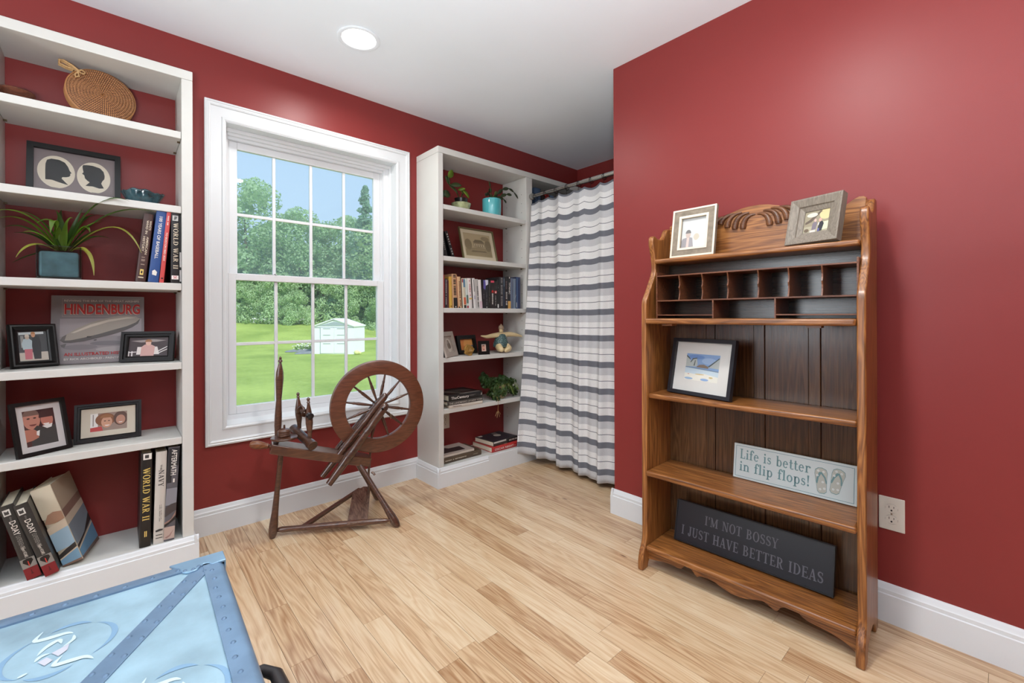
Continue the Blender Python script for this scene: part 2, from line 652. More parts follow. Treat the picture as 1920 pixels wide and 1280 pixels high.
# ------------------------------------------------------------------ shared materials
M_RED = mat('red_wall_paint', (133, 47, 45), 0.40, spec=0.38, noise=0.03, nscale=3, bump=0.05, bscale=350)
M_CEIL = mat('ceiling_paint', (236, 242, 248), 0.7, noise=0.01, nscale=4, bump=0.04, bscale=300)
M_TRIM = mat('white_trim_paint', (220, 223, 225), 0.32, noise=0.012, nscale=6)
M_CASE = mat('white_shelf_paint', (206, 205, 200), 0.4, noise=0.02, nscale=7)
M_VINYL = mat('white_vinyl', (228, 230, 232), 0.35)
M_DARK = mat('dark_gap', (30, 22, 16), 0.8)
M_SIDING = mat('house_siding', (205, 205, 200), 0.7)
M_FLOOR = wood('oak_floorboard', (158, 116, 78), (205, 174, 137), (224, 203, 171), 'Y', 12, 0.07, 0.30, vary=0.42, ring=0.62, knots=True, bump=0.05, coat=0.55, pore=0.5, crough=0.14)
M_OAKX = wood('oiled_oak_along_x', (60, 31, 13), (134, 82, 39), (182, 123, 66), 'X', 16, 0.06, 0.38, vary=0.10, ring=0.5, bump=0.15, coat=0.15)
M_OAKZ = wood('oiled_oak_along_z', (60, 31, 13), (134, 82, 39), (182, 123, 66), 'Z', 16, 0.06, 0.38, vary=0.10, ring=0.5, bump=0.15, coat=0.15)
M_BACK = wood('dark_stained_pine', (44, 27, 14), (86, 56, 32), (114, 80, 50), 'Z', 18, 0.05, 0.25, vary=0.2, ring=0.5, bump=0.3, coat=0.4)
M_BACKX = wood('dark_stained_oak', (36, 24, 14), (60, 42, 26), (82, 60, 40), 'X', 18, 0.05, 0.25, vary=0.1, ring=0.5, bump=0.3, coat=0.4)
M_PIGEON = wood('pigeonhole_oak', (70, 38, 22), (112, 66, 40), (140, 88, 56), 'X', 18, 0.05, 0.4, vary=0.1)
M_WHEEL = wood('dark_turned_maple', (40, 24, 16), (76, 47, 33), (102, 67, 47), 'X', 12, 0.15, 0.28, vary=0.2, ring=0.4, bump=0.06, coat=0.6, crough=.15)
M_RIM = wood('red_brown_rim_wood', (62, 34, 22), (96, 56, 38), (120, 74, 52), 'X', 10, 0.2, 0.34, vary=0.1, ring=0.3, bump=0.05, coat=0.2)
M_BLACKF = mat('black_frame_lacquer', (15, 14, 14), 0.35, spec=.35)
M_PAGES = mat('book_pages', (222, 212, 190), 0.8, noise=0.05, nscale=120)
M_GLASS = glass('window_glass', (248, 252, 250), 0.4, glare_veil=.05)
M_GLASS2 = glass('glare_veil_glass', (246, 251, 250), 0.4, glare_veil=.13)  # upper panes: stronger milky veil imitating glare and haze
M_PICGL = glass('picture_glass', (255, 255, 255), 0.3)
M_BRASS = mat('antique_metal', (96, 82, 60), 0.4, 0.8)
M_BLACKMETAL = mat('black_metal', (22, 20, 20), 0.4, 0.6)


def poly_box(mb, x0, y0, z0, x1, y1, z1):
    mb.box(x0, y0, z0, x1, y1, z1)


# ------------------------------------------------------------------ room shell
WX0, WX1, WZ0, WZ1 = 0.414, 1.366, 0.527, 2.084       # rough opening of the window in the far wall
XL, YB, XC, YR = -2.30, -2.40, 3.20, 1.44             # left wall, wall behind the camera, end of the closet, corner of the right wall
mb = MB()
mb.box(XL - .12, YA, 0, WX0, YA + .17, H).box(WX1, YA, 0, XC + .12, YA + .17, H).box(WX0, YA, 0, WX1, YA + .17, WZ0).box(WX0, YA, WZ1, WX1, YA + .17, H)
struct(mb.build('wall_window', M_RED))
mb = MB().box(XB, YB, 0, XB + .12, YR, H)
struct(mb.build('wall_right', M_RED))
mb = MB().box(XB + .12, YR - .12, 0, XC + .12, YR, H)
struct(mb.build('wall_closet', M_RED))
struct(MB().box(XC, YR, 0, XC + .12, YA, H).build('wall_closet_end', M_RED))
struct(MB().box(XL - .12, YB - .12, 0, XB + .12, YB, H).build('wall_back', M_RED))
mb = MB()
WINS = [(1.25, .45, .90, 2.10), (-0.9, .55, .80, 2.10)]
mb.box(XL - .12, YB, 0, XL, -1.45, H).box(XL - .12, -.35, 0, XL, .80, H).box(XL - .12, 1.70, 0, XL, YA, H)
for yc, hw, z0, z1 in WINS:
    mb.box(XL - .12, yc - hw, 0, XL, yc + hw, z0).box(XL - .12, yc - hw, z1, XL, yc + hw, H)
struct(mb.build('wall_left', M_RED))
struct(MB().box(XL - .12, YB - .12, H, XC + .12, YA + .17, H + .12).build('ceiling', M_CEIL))
floor = struct(MB().box(XL - .12, YB - .12, -.12, XC + .12, YA + .17, -.0125).build('floor', M_DARK))

# floorboards: 3 1/4 inch oak strips running away from the camera
BW, BX = 0.0826, 0.398
rng = random.Random(21)
rest = MB()
for k in range(-33, 34):
    x0 = BX + k * BW
    x1 = x0 + BW - 0.0011
    if x0 < XL or x1 > XC:
        continue
    y = YB + rng.uniform(-.6, 0)
    while y < YA:
        ln = rng.choice((.32, .45, .55, .7, .85, 1.05, 1.3)) * rng.uniform(.85, 1.15)
        y0, y1 = max(y, YB), min(y + ln, YA)
        y += ln
        if y1 - y0 < .02:
            continue
        zt = rng.uniform(-.0003, 0)
        seen = -.32 < x0 < 2.42 and y1 > .45 and not (x0 > XB and y1 < YR) and x0 > .16 - max(0, 1.2 - y1) * .1
        if seen:
            cx, cy = (x0 + x1) / 2, (y0 + y1) / 2
            o = MB().box(x0 - cx, y0 - cy + .0004, -.012, x1 - cx, y1 - cy - .0004, zt).build('plank', M_FLOOR, floor, recalc=False)
            o.location = (cx, cy, 0)
        else:
            rest.box(x0, y0 + .0004, -.012, x1, y1 - .0004, zt)
rest.build('planks_beyond', M_FLOOR, floor, recalc=False, kind='stuff')

# baseboards
BP = [(0, 0), (.017, 0), (.017, .098), (.0135, .1005), (.0135, .113), (.010, .118), (.0085, .127), (.005, .133), (0, .134)]


def baseboard(name, segs, mat_=None, parent=None):
    mb = MB()
    for fn, a0, a1 in segs:
        mb.prism(BP, a0, a1, fn)
    o = mb.build(name, mat_ or M_TRIM, parent, smooth=30)
    return o


struct(baseboard('baseboard_window', [(lambda t, z, n: (n, YA - t, z), .252, 1.515)]))
struct(baseboard('baseboard_right', [(lambda t, z, n: (XB - t, n, z), YB, YR + .017), (lambda t, z, n: (n, YR + t * .96, z * .999), XB - .0165, XC)]))
struct(baseboard('baseboard_left', [(lambda t, z, n: (XL + t, n, z), YB, YA)]))
struct(baseboard('baseboard_back', [(lambda t, z, n: (n, YB + t, z), XL, XB)]))


# ------------------------------------------------------------------ the window
def mitred(mb, x0, x1, z0, z1, prof, yf):
    """closed rectangular moulding: prof = [(inset, height above the plane)]; yf(h) gives y"""
    n = len(prof)
    v, f = [], []
    for d, hgt in prof:
        y = yf(hgt)
        v += [(x0 + d, y, z0 + d), (x1 - d, y, z0 + d), (x1 - d, y, z1 - d), (x0 + d, y, z1 - d)]
    for j in range(n - 1):
        for i in range(4):
            f.append((j * 4 + i, j * 4 + (i + 1) % 4, (j + 1) * 4 + (i + 1) % 4, (j + 1) * 4 + i))
    mb.add(v, f)


win = struct(MB().box(WX0, 2.745, WZ0, .440, 2.781, WZ1).box(WX0, 2.782, WZ0, .4515, 2.83, WZ1).box(1.319, 2.745, WZ0, WX1, 2.781, WZ1).box(1.3125, 2.782, WZ0, WX1, 2.83, WZ1)
             .box(.440, 2.762, 2.0345, 1.319, 2.83, WZ1).box(.440, 2.745, WZ0, 1.319, 2.83, .5655).build('window_1', M_VINYL))
win['label'] = 'white double-hung window with small panes looking onto the lawn'
mb = MB()
mitred(mb, .326, 1.454, .4386, 2.1725, [(0, 0), (0, .021), (.008, .024), (.012, .020), (.018, .022), (.024, .019), (.026, .013), (.072, .010), (.076, .015), (.083, .016), (.090, .012), (.0905, 0)], lambda h: YA - h)
mb.build('window_casing', M_TRIM, win, smooth=25)
mb = MB()
mb.box(WX0 - .002, YA - .009, WZ0 - .002, WX0 + .005, YA + .09, WZ1).box(WX1 - .005, YA - .009, WZ0 - .002, WX1 + .002, YA + .09, WZ1).box(WX0, YA - .009, WZ1 - .005, WX1, YA + .09, WZ1 + .002)
mb.build('window_jamb', M_TRIM, win)
MB().prism([(YA - .010, WZ0 + .004), (YA + .09, WZ0 + .014), (YA + .09, WZ0 - .004), (YA - .010, WZ0 - .004)], WX0 + .005, WX1 - .005, lambda a, b, n: (n, a, b)).build('window_sill', M_TRIM, win)
mb = MB()
for xa, xb in ((WX0 + .005, WX0 + .016), (WX1 - .016, WX1 - .005)):
    mb.box(xa, 2.722, WZ0 + .015, xb, 2.7445, WZ1 - .005)
mb.box(WX0 + .016, 2.722, WZ1 - .022, WX1 - .016, 2.7445, WZ1 - .005).box(WX0 + .026, 2.7445, WZ1 - .036, WX1 - .047, 2.7615, WZ1 - .005)
mb.build('sash_stop', M_VINYL, win, bevel=.002)


def sash(name, x0, x1, z0, z1, gx0, gx1, gz0, gz1, y0, y1, vm, hm):
    mb = MB()
    mb.box(x0, y0, z0, gx0, y1, z1).box(gx1, y0, z0, x1, y1, z1).box(gx0, y0, z0, gx1, y1, gz0).box(gx0, y0, gz1, gx1, y1, z1)
    s = mb.build(name, M_VINYL, win, bevel=.002)
    ym = (y0 + y1) / 2 + .004
    cols = [gx0] + vm + [gx1]
    for c in vm:
        MB().box(c - .0082, ym - .006, gz0, c + .0082, ym + .008, gz1).build('muntin', M_VINYL, s, bevel=.002)
    for a, b in zip(cols[:-1], cols[1:]):
        aa = a if a == gx0 else a + .0082
        bb = b if b == gx1 else b - .0082
        MB().box(aa, ym - .0055, hm - .0082, bb, ym + .0075, hm + .0082).build('muntin', M_VINYL, s, bevel=.002)
        for za, zb in ((gz0, hm), (hm, gz1)):
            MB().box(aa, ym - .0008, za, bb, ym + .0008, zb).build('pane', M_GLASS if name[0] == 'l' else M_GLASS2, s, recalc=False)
    return s


sash('upper_sash', .452, 1.312, 1.29, 2.034, .490, 1.268, 1.322, 1.995, 2.786, 2.812, [.674, .876, 1.075], 1.643)
low = sash('lower_sash', .441, 1.318, .566, 1.318, .477, 1.276, .606, 1.282, 2.748, 2.780, [.6745, .875, 1.074], .938)
for cx in (.64, 1.06):
    m_ = MB()
    m_.box(cx - .03, 2.752, 1.318, cx + .03, 2.774, 1.3215)
    m_.tube([(cx + .025, 2.757, 1.322), (cx + .028, 2.748, 1.326), (cx + .032, 2.744, 1.318)], .0028, 6)
    m_.build('tilt_latch', mat('latch_grey', (150, 148, 146), .4), low, smooth=40)

# windows of the left wall, which light the room from outside the frame
for k, (yc, hw, z0, z1) in enumerate(WINS):
    mb = MB()
    for a, b in ((yc - hw, yc - hw + .03), (yc + hw - .03, yc + hw)):
        mb.box(XL - .11, a, z0, XL - .07, b, z1)
    mb.box(XL - .11, yc - hw, z0, XL - .07, yc + hw, z0 + .03).box(XL - .11, yc - hw, z1 - .03, XL - .07, yc + hw, z1)
    for a, b in ((yc - hw - .08, yc - hw), (yc + hw, yc + hw + .08)):
        mb.box(XL - .01, a, z0 - .08, XL + .018, b, z1 + .08)
    mb.box(XL - .01, yc - hw, z0 - .08, XL + .018, yc + hw, z0).box(XL - .01, yc - hw, z1, XL + .018, yc + hw, z1 + .08)
    struct(mb.build('window_%d' % (k + 2), M_VINYL))

# ------------------------------------------------------------------ recessed ceiling lights
for k, (lx, ly, pw) in enumerate(CAN_LIGHTS):
    lab = ['round white recessed ceiling light above the window, switched on', 'round recessed ceiling light in front of the oak hutch',
           'round recessed ceiling light by the left windows', 'round recessed ceiling light behind the camera'][k]
    t = thing('ceiling_light', lab, 'ceiling light', (lx, ly, H), group='recessed ceiling lights')
    MB().lathe([(.078, .004), (.099, -.001), (.100, -.004), (.094, -.007), (.080, -.004), (.078, .004)], 40, cap=False).build('trim_ring', M_CEIL, t, smooth=50)
    MB().lathe([(0, -.0015), (.078, -.0015), (.078, .01), (0, .01)], 40, cap=False).build('lens', emit('lamp_lens', (255, 250, 240), 9), t, smooth=30)
    light('can_light', 'AREA', (lx, ly, H - .006), pw, (1, .985, .965), (0, 0, 0), shape='DISK', size=.15, spread=R(165)).parent = None

# an unseen uplight added behind the camera to brighten the ceiling
fl = thing('added_uplight', 'added white uplight stand behind the camera, brightening the ceiling', 'added uplight', (-.2, -.14, 0))
MB().lathe([(0, 0), (.14, 0), (.14, .012), (.03, .03), (0, .03)], 32).build('base', M_TRIM, fl, smooth=40)
MB().lathe([(.0, .03), (.012, .03), (.012, .92), (0, .92)], 16).build('pole', M_TRIM, fl, smooth=40)
MB().lathe([(.02, .91), (.06, .92), (.14, .97), (.185, 1.035), (.18, 1.035), (.135, .976), (.06, .928), (.02, .92)], 40, cap=False).build('shade', M_TRIM, fl, smooth=60)
light('ceiling_fill_light', 'AREA', (-.2, -.14, 1.005), 112, (.87, .95, 1), (math.pi, 0, 0), shape='DISK', size=.26)

# ------------------------------------------------------------------ outdoors
import numpy as np
RG, FW = Vector((.745595, -.666392, 0)), Vector((.666395, .745599, 0))


def gz(x, y):
    t = min(1, max(0, (y - 29) / 17))
    return -1.12 + 1.66 * t * t * (3 - 2 * t) + .05 * math.sin(x * .35) * math.sin(y * .3)


def lawn_mat():
    m = bpy.data.materials.new('mown_lawn')
    m.use_nodes = True
    nt = m.node_tree
    b = nt.nodes['Principled BSDF']
    b.inputs['Roughness'].default_value = .9
    b.inputs['Specular IOR Level'].default_value = .1
    tc = nd(nt, 'ShaderNodeTexCoord')
    n1 = nd(nt, 'ShaderNodeTexNoise')
    n1.inputs['Scale'].default_value = .35
    n1.inputs['Detail'].default_value = 6
    n2 = nd(nt, 'ShaderNodeTexNoise')
    n2.inputs['Scale'].default_value = 7
    n2.inputs['Detail'].default_value = 6
    nt.links.new(tc.outputs['Object'], n1.inputs['Vector'])
    nt.links.new(tc.outputs['Object'], n2.inputs['Vector'])
    ad = nd(nt, 'ShaderNodeMath', operation='MULTIPLY_ADD')
    ad.inputs[1].default_value = .55
    nt.links.new(n2.outputs['Fac'], ad.inputs[0])
    nt.links.new(n1.outputs['Fac'], ad.inputs[2])
    r = nd(nt, 'ShaderNodeValToRGB')
    r.color_ramp.elements[0].position = .55
    r.color_ramp.elements[1].position = .98
    r.color_ramp.elements[0].color = (*lin((132, 152, 68)), 1)
    r.color_ramp.elements[1].color = (*lin((172, 188, 96)), 1)
    nt.links.new(ad.outputs[0], r.inputs[0])
    nt.links.new(r.outputs[0], b.inputs['Base Color'])
    return m


v, f = [], []
NX, NY = 50, 60
for j in range(NY + 1):
    for i in range(NX + 1):
        x, y = -60 + 130 * i / NX, -40 + 140 * j / NY
        v.append((x, y, gz(x, y)))
for j in range(NY):
    for i in range(NX):
        a = j * (NX + 1) + i
        f.append((a, a + 1, a + NX + 2, a + NX + 1))
struct(MB().add(v, f).build('lawn', lawn_mat(), smooth=180), 'mown green lawn rising to the tree line behind the window')


def leaf_cloud(name, clusters, n, size, mt, seed, spread=.8):
    """many small leaf blades spread over round clusters (x, y, z, r)"""
    rg = np.random.default_rng(seed)
    cl = np.array(clusters)
    w = cl[:, 3] ** 2
    ci = rg.choice(len(cl), n, p=w / w.sum())
    d = rg.normal(size=(n, 3))
    d /= np.linalg.norm(d, axis=1)[:, None]
    rr = cl[ci, 3] * (1 - (1 - spread) * rg.random(n))
    p = cl[ci, :3] + d * rr[:, None] * np.array([1, 1, .85])
    nrm = d + rg.normal(size=(n, 3)) * .55
    nrm /= np.linalg.norm(nrm, axis=1)[:, None]
    a = np.cross(nrm, rg.normal(size=(n, 3)))
    a /= np.linalg.norm(a, axis=1)[:, None]
    b = np.cross(nrm, a)
    s = size * (.6 + .8 * rg.random(n))[:, None]
    q = np.stack([p - a * s, p + b * s * .6, p + a * s, p - b * s * .6], 1).reshape(-1, 3)
    me = bpy.data.meshes.new(name)
    me.vertices.add(4 * n)
    me.vertices.foreach_set('co', q.ravel())
    me.loops.add(4 * n)
    me.loops.foreach_set('vertex_index', np.arange(4 * n, dtype=np.int32))
    me.polygons.add(n)
    me.polygons.foreach_set('loop_start', np.arange(0, 4 * n, 4, dtype=np.int32))
    me.update(calc_edges=True)
    me.materials.append(mt)
    return me


M_LEAF = [mat('tree_leaves_a', (178, 202, 160), .7, spec=.2, noise=.25, nscale=.9, trans=(170, 205, 130)), mat('tree_leaves_b', (188, 210, 164), .7, spec=.2, noise=.25, nscale=.9, trans=(185, 212, 135)),
          mat('tree_leaves_c', (160, 188, 164), .7, spec=.2, noise=.2, nscale=.9, trans=(150, 190, 150))]
M_BARK = mat('tree_bark', (84, 72, 60), .9, noise=.2, nscale=5)
rg_ = random.Random(3)
CROWN = []
for k in range(4):
    cl = []
    if k < 2:
        for i in range(90):
            th, u = rg_.uniform(0, 6.28), rg_.uniform(-1, 1)
            rad = math.sqrt(max(.02, 1 - abs(u) ** 2.2)) * rg_.uniform(.4, .9)
            cl.append((rad * math.cos(th), rad * math.sin(th), 1.5 + u * 1.3, rg_.uniform(.2, .38) * (1 - .3 * max(0, u))))
    elif k == 2:
        for i in range(260):
            hgt = rg_.uniform(0, 1) ** 1.1
            th = rg_.uniform(0, 6.28)
            rad = (1.0 - hgt) * .75 * rg_.uniform(.15, 1)
            cl.append((rad * math.cos(th), rad * math.sin(th), hgt * 3 - rad * .25, .05 + .07 * (1.05 - hgt)))
    else:
        for i in range(40):
            th, u = rg_.uniform(0, 6.28), rg_.uniform(0, 1)
            rad = math.sqrt(max(.02, 1 - u ** 2)) * rg_.uniform(.4, .9)
            cl.append((rad * math.cos(th), rad * math.sin(th), .1 + u * 1.4, rg_.uniform(.18, .32)))
    CROWN.append(leaf_cloud('crown', cl, 15000 if k < 3 else 8000, .034, M_LEAF[k % 3 if k < 3 else 1], 5 + k))
TREES = [(44, -26.4, 15.2, 4.6, 0, 'tall leafy tree at the left edge of the window view'), (49, -25.2, 12.0, 4.2, 1, 'broad leafy tree right of the tall tree at the left edge of the view'),
         (46, -22.0, 12.4, 3.8, 0, 'round-topped tree rising behind the middle of the upper sash'), (51, -20.6, 11.9, 4.0, 1, 'pale leafy tree left above the shed roof'),
         (48, -18.0, 12.3, 4.0, 0, 'leafy tree directly behind the shed'), (45, -14.9, 14.2, 4.8, 2, 'dark pointed conifer above the right end of the shed'),
         (44, -11.9, 12.0, 4.2, 1, 'leafy tree at the right edge of the window view'), (46, -30.5, 13.0, 4.6, 1, 'leafy tree left of the window view'),
         (58, -31, 11.5, 5, 0, 'far leafy tree behind the tall tree at the left'), (58, -25, 11.2, 5, 1, 'far leafy tree filling the gap left of the middle'),
         (58, -19.5, 11.0, 5, 0, 'far leafy tree filling the gap behind the shed'), (57, -14, 11.2, 5, 1, 'far leafy tree behind the conifer'), (46, -7.5, 12.5, 4.5, 0, 'leafy tree right of the window view')]
for dep, lat, top, rad, kd, lab in TREES:
    p = FW * dep + RG * lat
    g0 = gz(p.x, p.y)
    t = thing('broadleaf_tree' if kd < 2 else 'conifer_tree', lab, 'tree', (p.x, p.y, g0), (0, 0, rg_.uniform(0, 6)), 'trees along the far edge of the lawn')
    hh = top - g0
    c = bpy.data.objects.new('crown', CROWN[kd])
    COL.objects.link(c)
    c.parent = t
    c.location = (0, 0, hh * .10)
    c.scale = (rad, rad, hh * .9 / 3)
    c['kind'] = 'stuff'
    MB().tube([(0, 0, -.3), (.05, 0, hh * .3), (-.05, .1, hh * .7)], [.3, .24, .08], 8).build('trunk', M_BARK, t, smooth=60)
SHRUBS = [(40.5, -24.3, 3.6, 2.0, 1, 'bright green shrub under the tall tree at the left'), (41, -21.6, 4.6, 2.4, 0, 'dense shrub at the lawn edge left of the middle muntin'), (40, -19.6, 3.0, 1.7, 1, 'pale shrub spilling onto the lawn left of the shed'),
          (43, -17.2, 4.6, 2.5, 0, 'dense shrub behind the shed roof'), (42, -14.4, 4.2, 2.2, 2, 'dark shrub under the conifer'), (41, -12.0, 3.6, 2.0, 1, 'leafy shrub at the right edge of the lawn view'), (42.5, -27, 4.5, 2.5, 0, 'shrub at the left edge of the window view'),
          (46, -23, 5.5, 3.5, 0, 'tall shrub filling below the round-topped tree'), (46, -15.8, 5.5, 3.5, 1, 'tall shrub filling below the conifer')]
for dep, lat, hh, rad, kd, lab in SHRUBS:
    p = FW * dep + RG * lat
    t = thing('shrub', lab, 'shrub', (p.x, p.y, gz(p.x, p.y)), (0, 0, rg_.uniform(0, 6)), 'shrubs at the foot of the trees')
    c = bpy.data.objects.new('foliage', CROWN[3])
    COL.objects.link(c)
    c.parent = t
    c.scale = (rad, rad, hh / 1.6)
    c.location = (0, 0, -.05 * hh)
    c['kind'] = 'stuff'
M_PETAL = mat('white_petals', (235, 235, 225), .7)
M_GRASSC = mat('wild_grass', (120, 150, 76), .8, trans=(150, 180, 90))
for dep, lat, w_, lab in ((39, -22.2, 1.1, 'clump of white flowers at the left edge of the lawn'), (28, -13.1, .5, 'white flowering clump on the lawn left of the shed'), (40, -19.6, .9, 'white flowering weeds below the pale shrub')):
    p = FW * dep + RG * lat
    t = thing('flower_clump', lab, 'flowers', (p.x, p.y, gz(p.x, p.y)))
    for nm, mt, n_, s_ in (('blossoms', M_PETAL, 160, .06), ('foliage', M_GRASSC, 240, .09)):
        me = leaf_cloud(nm, [(rg_.uniform(-w_, w_), rg_.uniform(-.4, .4), .28 if nm == 'blossoms' else .15, .28) for _ in range(9)], n_, s_, mt, 11)
        c = bpy.data.objects.new(nm, me)
        COL.objects.link(c)
        c.parent = t
        c['kind'] = 'stuff'

# garden shed
M_SHED = mat('white_resin', (246, 246, 247), .6)
M_SHEDJ = mat('resin_joint', (170, 178, 184), .7)
p = FW * 26 + RG * ((626 - 960) / 829.3 * 26)
shed = thing('garden_shed', 'white gabled resin garden shed with double doors on the lawn', 'shed', (p.x, p.y, -1.14), (0, 0, R(-41.8)))
hw, eh, rh, dp_ = 1.17, 1.66, 2.07, 1.9
MB().prism([(-hw, 0), (hw, 0), (hw, eh), (0, rh - .05), (-hw, eh)], .0, dp_, lambda a, b, n: (a, n, b)).build('wall', M_SHED, shed)
mb = MB()
mb.prism([(-hw - .06, eh - .04), (0, rh - .02), (0, rh + .04), (-hw - .06, eh + .02)], -.07, dp_ + .05, lambda a, b, n: (a, n, b))
mb.prism([(hw + .06, eh - .04), (hw + .06, eh + .02), (0, rh + .04), (0, rh - .02)], -.07, dp_ + .05, lambda a, b, n: (a, n, b))
mb.build('roof', M_SHED, shed)
MB().prism([(-hw * .75, eh + .02), (hw * .75, eh + .02), (0, rh - .16)], -.02, 0, lambda a, b, n: (a, n, b)).build('gable_panel', M_SHEDJ, shed)
for sx in (-1, 1):
    d = MB().box(min(.015 * sx, .78 * sx), -.03, .06, max(.015 * sx, .78 * sx), 0, eh - .1).build('door', M_SHED, shed, bevel=.008)
    for zz in (.62, 1.12, 1.5):
        MB().box(min(.2 * sx, .62 * sx), -.045, zz, max(.2 * sx, .62 * sx), -.028, zz + .03).build('rail', M_SHEDJ, d)
mb = MB()
for x_ in (-.8, .8):
    mb.box(x_ - .012, -.02, .04, x_ + .012, 0, eh - .06)
mb.box(-hw, -.02, eh - .09, hw, 0, eh - .06)
mb.build('corner_trim', M_SHEDJ, shed)
p = FW * 26.2 + RG * ((577 - 960) / 829.3 * 26.2)
tag(MB().ell((0, 0, .02), (.75, .4, .13), 16, 8).build('flat_rock', mat('grey_stone', (128, 130, 134), .8, noise=.2, nscale=4), smooth=60), 'flat grey rock on the lawn beside the shed', 'rock').location = (p.x, p.y, gz(p.x, p.y))
p = FW * 27.6 + RG * ((566 - 960) / 829.3 * 27.6)
tag(MB().ell((0, 0, .04), (1.0, .45, .14), 16, 8).build('flat_rock', MATS['grey_stone'], smooth=60), 'longer grey rock behind the one beside the shed', 'rock').location = (p.x, p.y, gz(p.x, p.y))
p = FW * 25.8 + RG * ((668.5 - 960) / 829.3 * 25.8)
o = MB().ell((0, 0, .12), (.16, .14, .13), 14, 9).ell((.2, .05, .08), (.1, .1, .09), 12, 8).build('garden_ball', mat('pale_yellow_plastic', (226, 226, 150), .5), smooth=60)
tag(o, 'pale yellow round garden toy at the right foot of the shed', 'garden toy').location = (p.x, p.y, gz(p.x, p.y))


# ------------------------------------------------------------------ built-in bookcases
YF = 2.392
BPS = [(t, z * .93) for t, z in BP]


def WM(t):
    return Matrix.Translation(-Vector(t.location))


def bookcase(label, panels, shelves, bays, top, base_x, mould):
    t = thing('bookcase', label, 'bookcase', (panels[0][0], YA, 0))
    M = WM(t)
    for a, b in panels:
        MB(M).box(a, YF, .124, b, YA - .001, top - .041).build('side_panel', M_CASE, t, bevel=.002)
    MB(M).box(panels[0][0], YF, top - .04, panels[-1][1], YA - .001, top).build('top_panel', M_CASE, t, bevel=.002)
    pin = None
    for k, (a, b) in enumerate(bays):
        for z in shelves[k]:
            s = MB(M).box(a + .001, YF + .002, z - .03, b - .001, YA - .001, z).build('shelf', M_CASE, t, bevel=.002)
            for x_ in (a + .006, b - .006):
                for y_ in (YF + .05, YA - .05):
                    if pin is None:
                        pin = MB().box(-.005, -.004, -.006, .005, .004, 0).build('shelf_pin', M_BRASS, s)
                        pin.location = M @ Vector((x_, y_, z - .0305))
                    else:
                        copy_part(pin, s, M @ Vector((x_, y_, z - .0305)))
    MB(M).box(base_x[0], YF, 0, base_x[1], YA - .001, .1235).build('base', M_CASE, t)
    mb = MB(M)
    mb.prism(BPS, mould[0], mould[1], lambda a, b, n: (n, YF - a, b))
    for xx, sg in mould[2]:
        mb.prism(BPS, YF - .0165, YA - .018, lambda a, b, n, xx=xx, sg=sg: (xx + sg * a, n, b))
    mb.build('base_moulding', M_TRIM, t, smooth=30)
    return t


B1Z = (1.891, 1.5665, 1.2315, .8886, .5641)
B2Z = (1.8005, 1.4708, 1.138, .8185, .4893)
bc1 = bookcase('tall white built-in bookcase left of the window', [(-.37, -.33), (.212, .252)], [B1Z], [(-.33, .212)], 2.165, (-.37, .252), (-.37, .2685, [(.252, 1)]))
bc2 = bookcase('white built-in bookcase between the window and the striped curtain', [(1.515, 1.553), (2.283, 2.346), (3.06, 3.10)], [B2Z, (1.8005, 1.4, .95, .5)], [(1.553, 2.283), (2.346, 3.06)], 2.1635,
               (1.515, 3.10), (1.4985, 1.905, [(1.515, -1)]))
MB(WM(bc2)).box(1.905, YF - .014, 0, 3.10, YF - .0002, .118).build('plain_baseboard', M_TRIM, bc2)
mb = MB(WM(bc2))                                           # peg holes up the inside of the partition
for y_ in (YF + .05, YA - .05):
    for k in range(26):
        z_ = .3 + k * .068
        mb.add([(2.2828, y_ + .003 * math.cos(a), z_ + .003 * math.sin(a)) for a in [i * math.pi / 4 for i in range(8)]], [tuple(range(8))])
mb.build('peg_holes', flat((60, 54, 48), .9), bc2, recalc=False, kind='stuff')

# ------------------------------------------------------------------ closet curtain and its rod
ROD_X, ROD_Z = 2.333, 1.982
rod = thing('curtain_rod', 'brushed nickel tension rod carrying the striped curtain', 'curtain rod', (ROD_X, 2.392, ROD_Z))
M_NICKEL = mat('brushed_nickel', (196, 194, 190), .25, .95)
RX = Matrix.Rotation(R(90), 4, 'X')
MB(RX).lathe([(.0, 0), (.0125, 0), (.0125, .55), (.0, .55)], 20).build('tube', M_NICKEL, rod, smooth=40)
MB(RX).lathe([(.0, .50), (.0145, .50), (.0145, .951), (.0, .951)], 20).build('sleeve', M_NICKEL, rod, smooth=40)
for yy in (0, .928):
    MB(RX @ Matrix.Translation((0, 0, yy))).lathe([(0, 0), (.021, 0), (.023, .004), (.023, .019), (.019, .023), (0, .023)], 20).build('end_cap', mat('grey_rubber', (120, 118, 114), .6), rod, smooth=40)


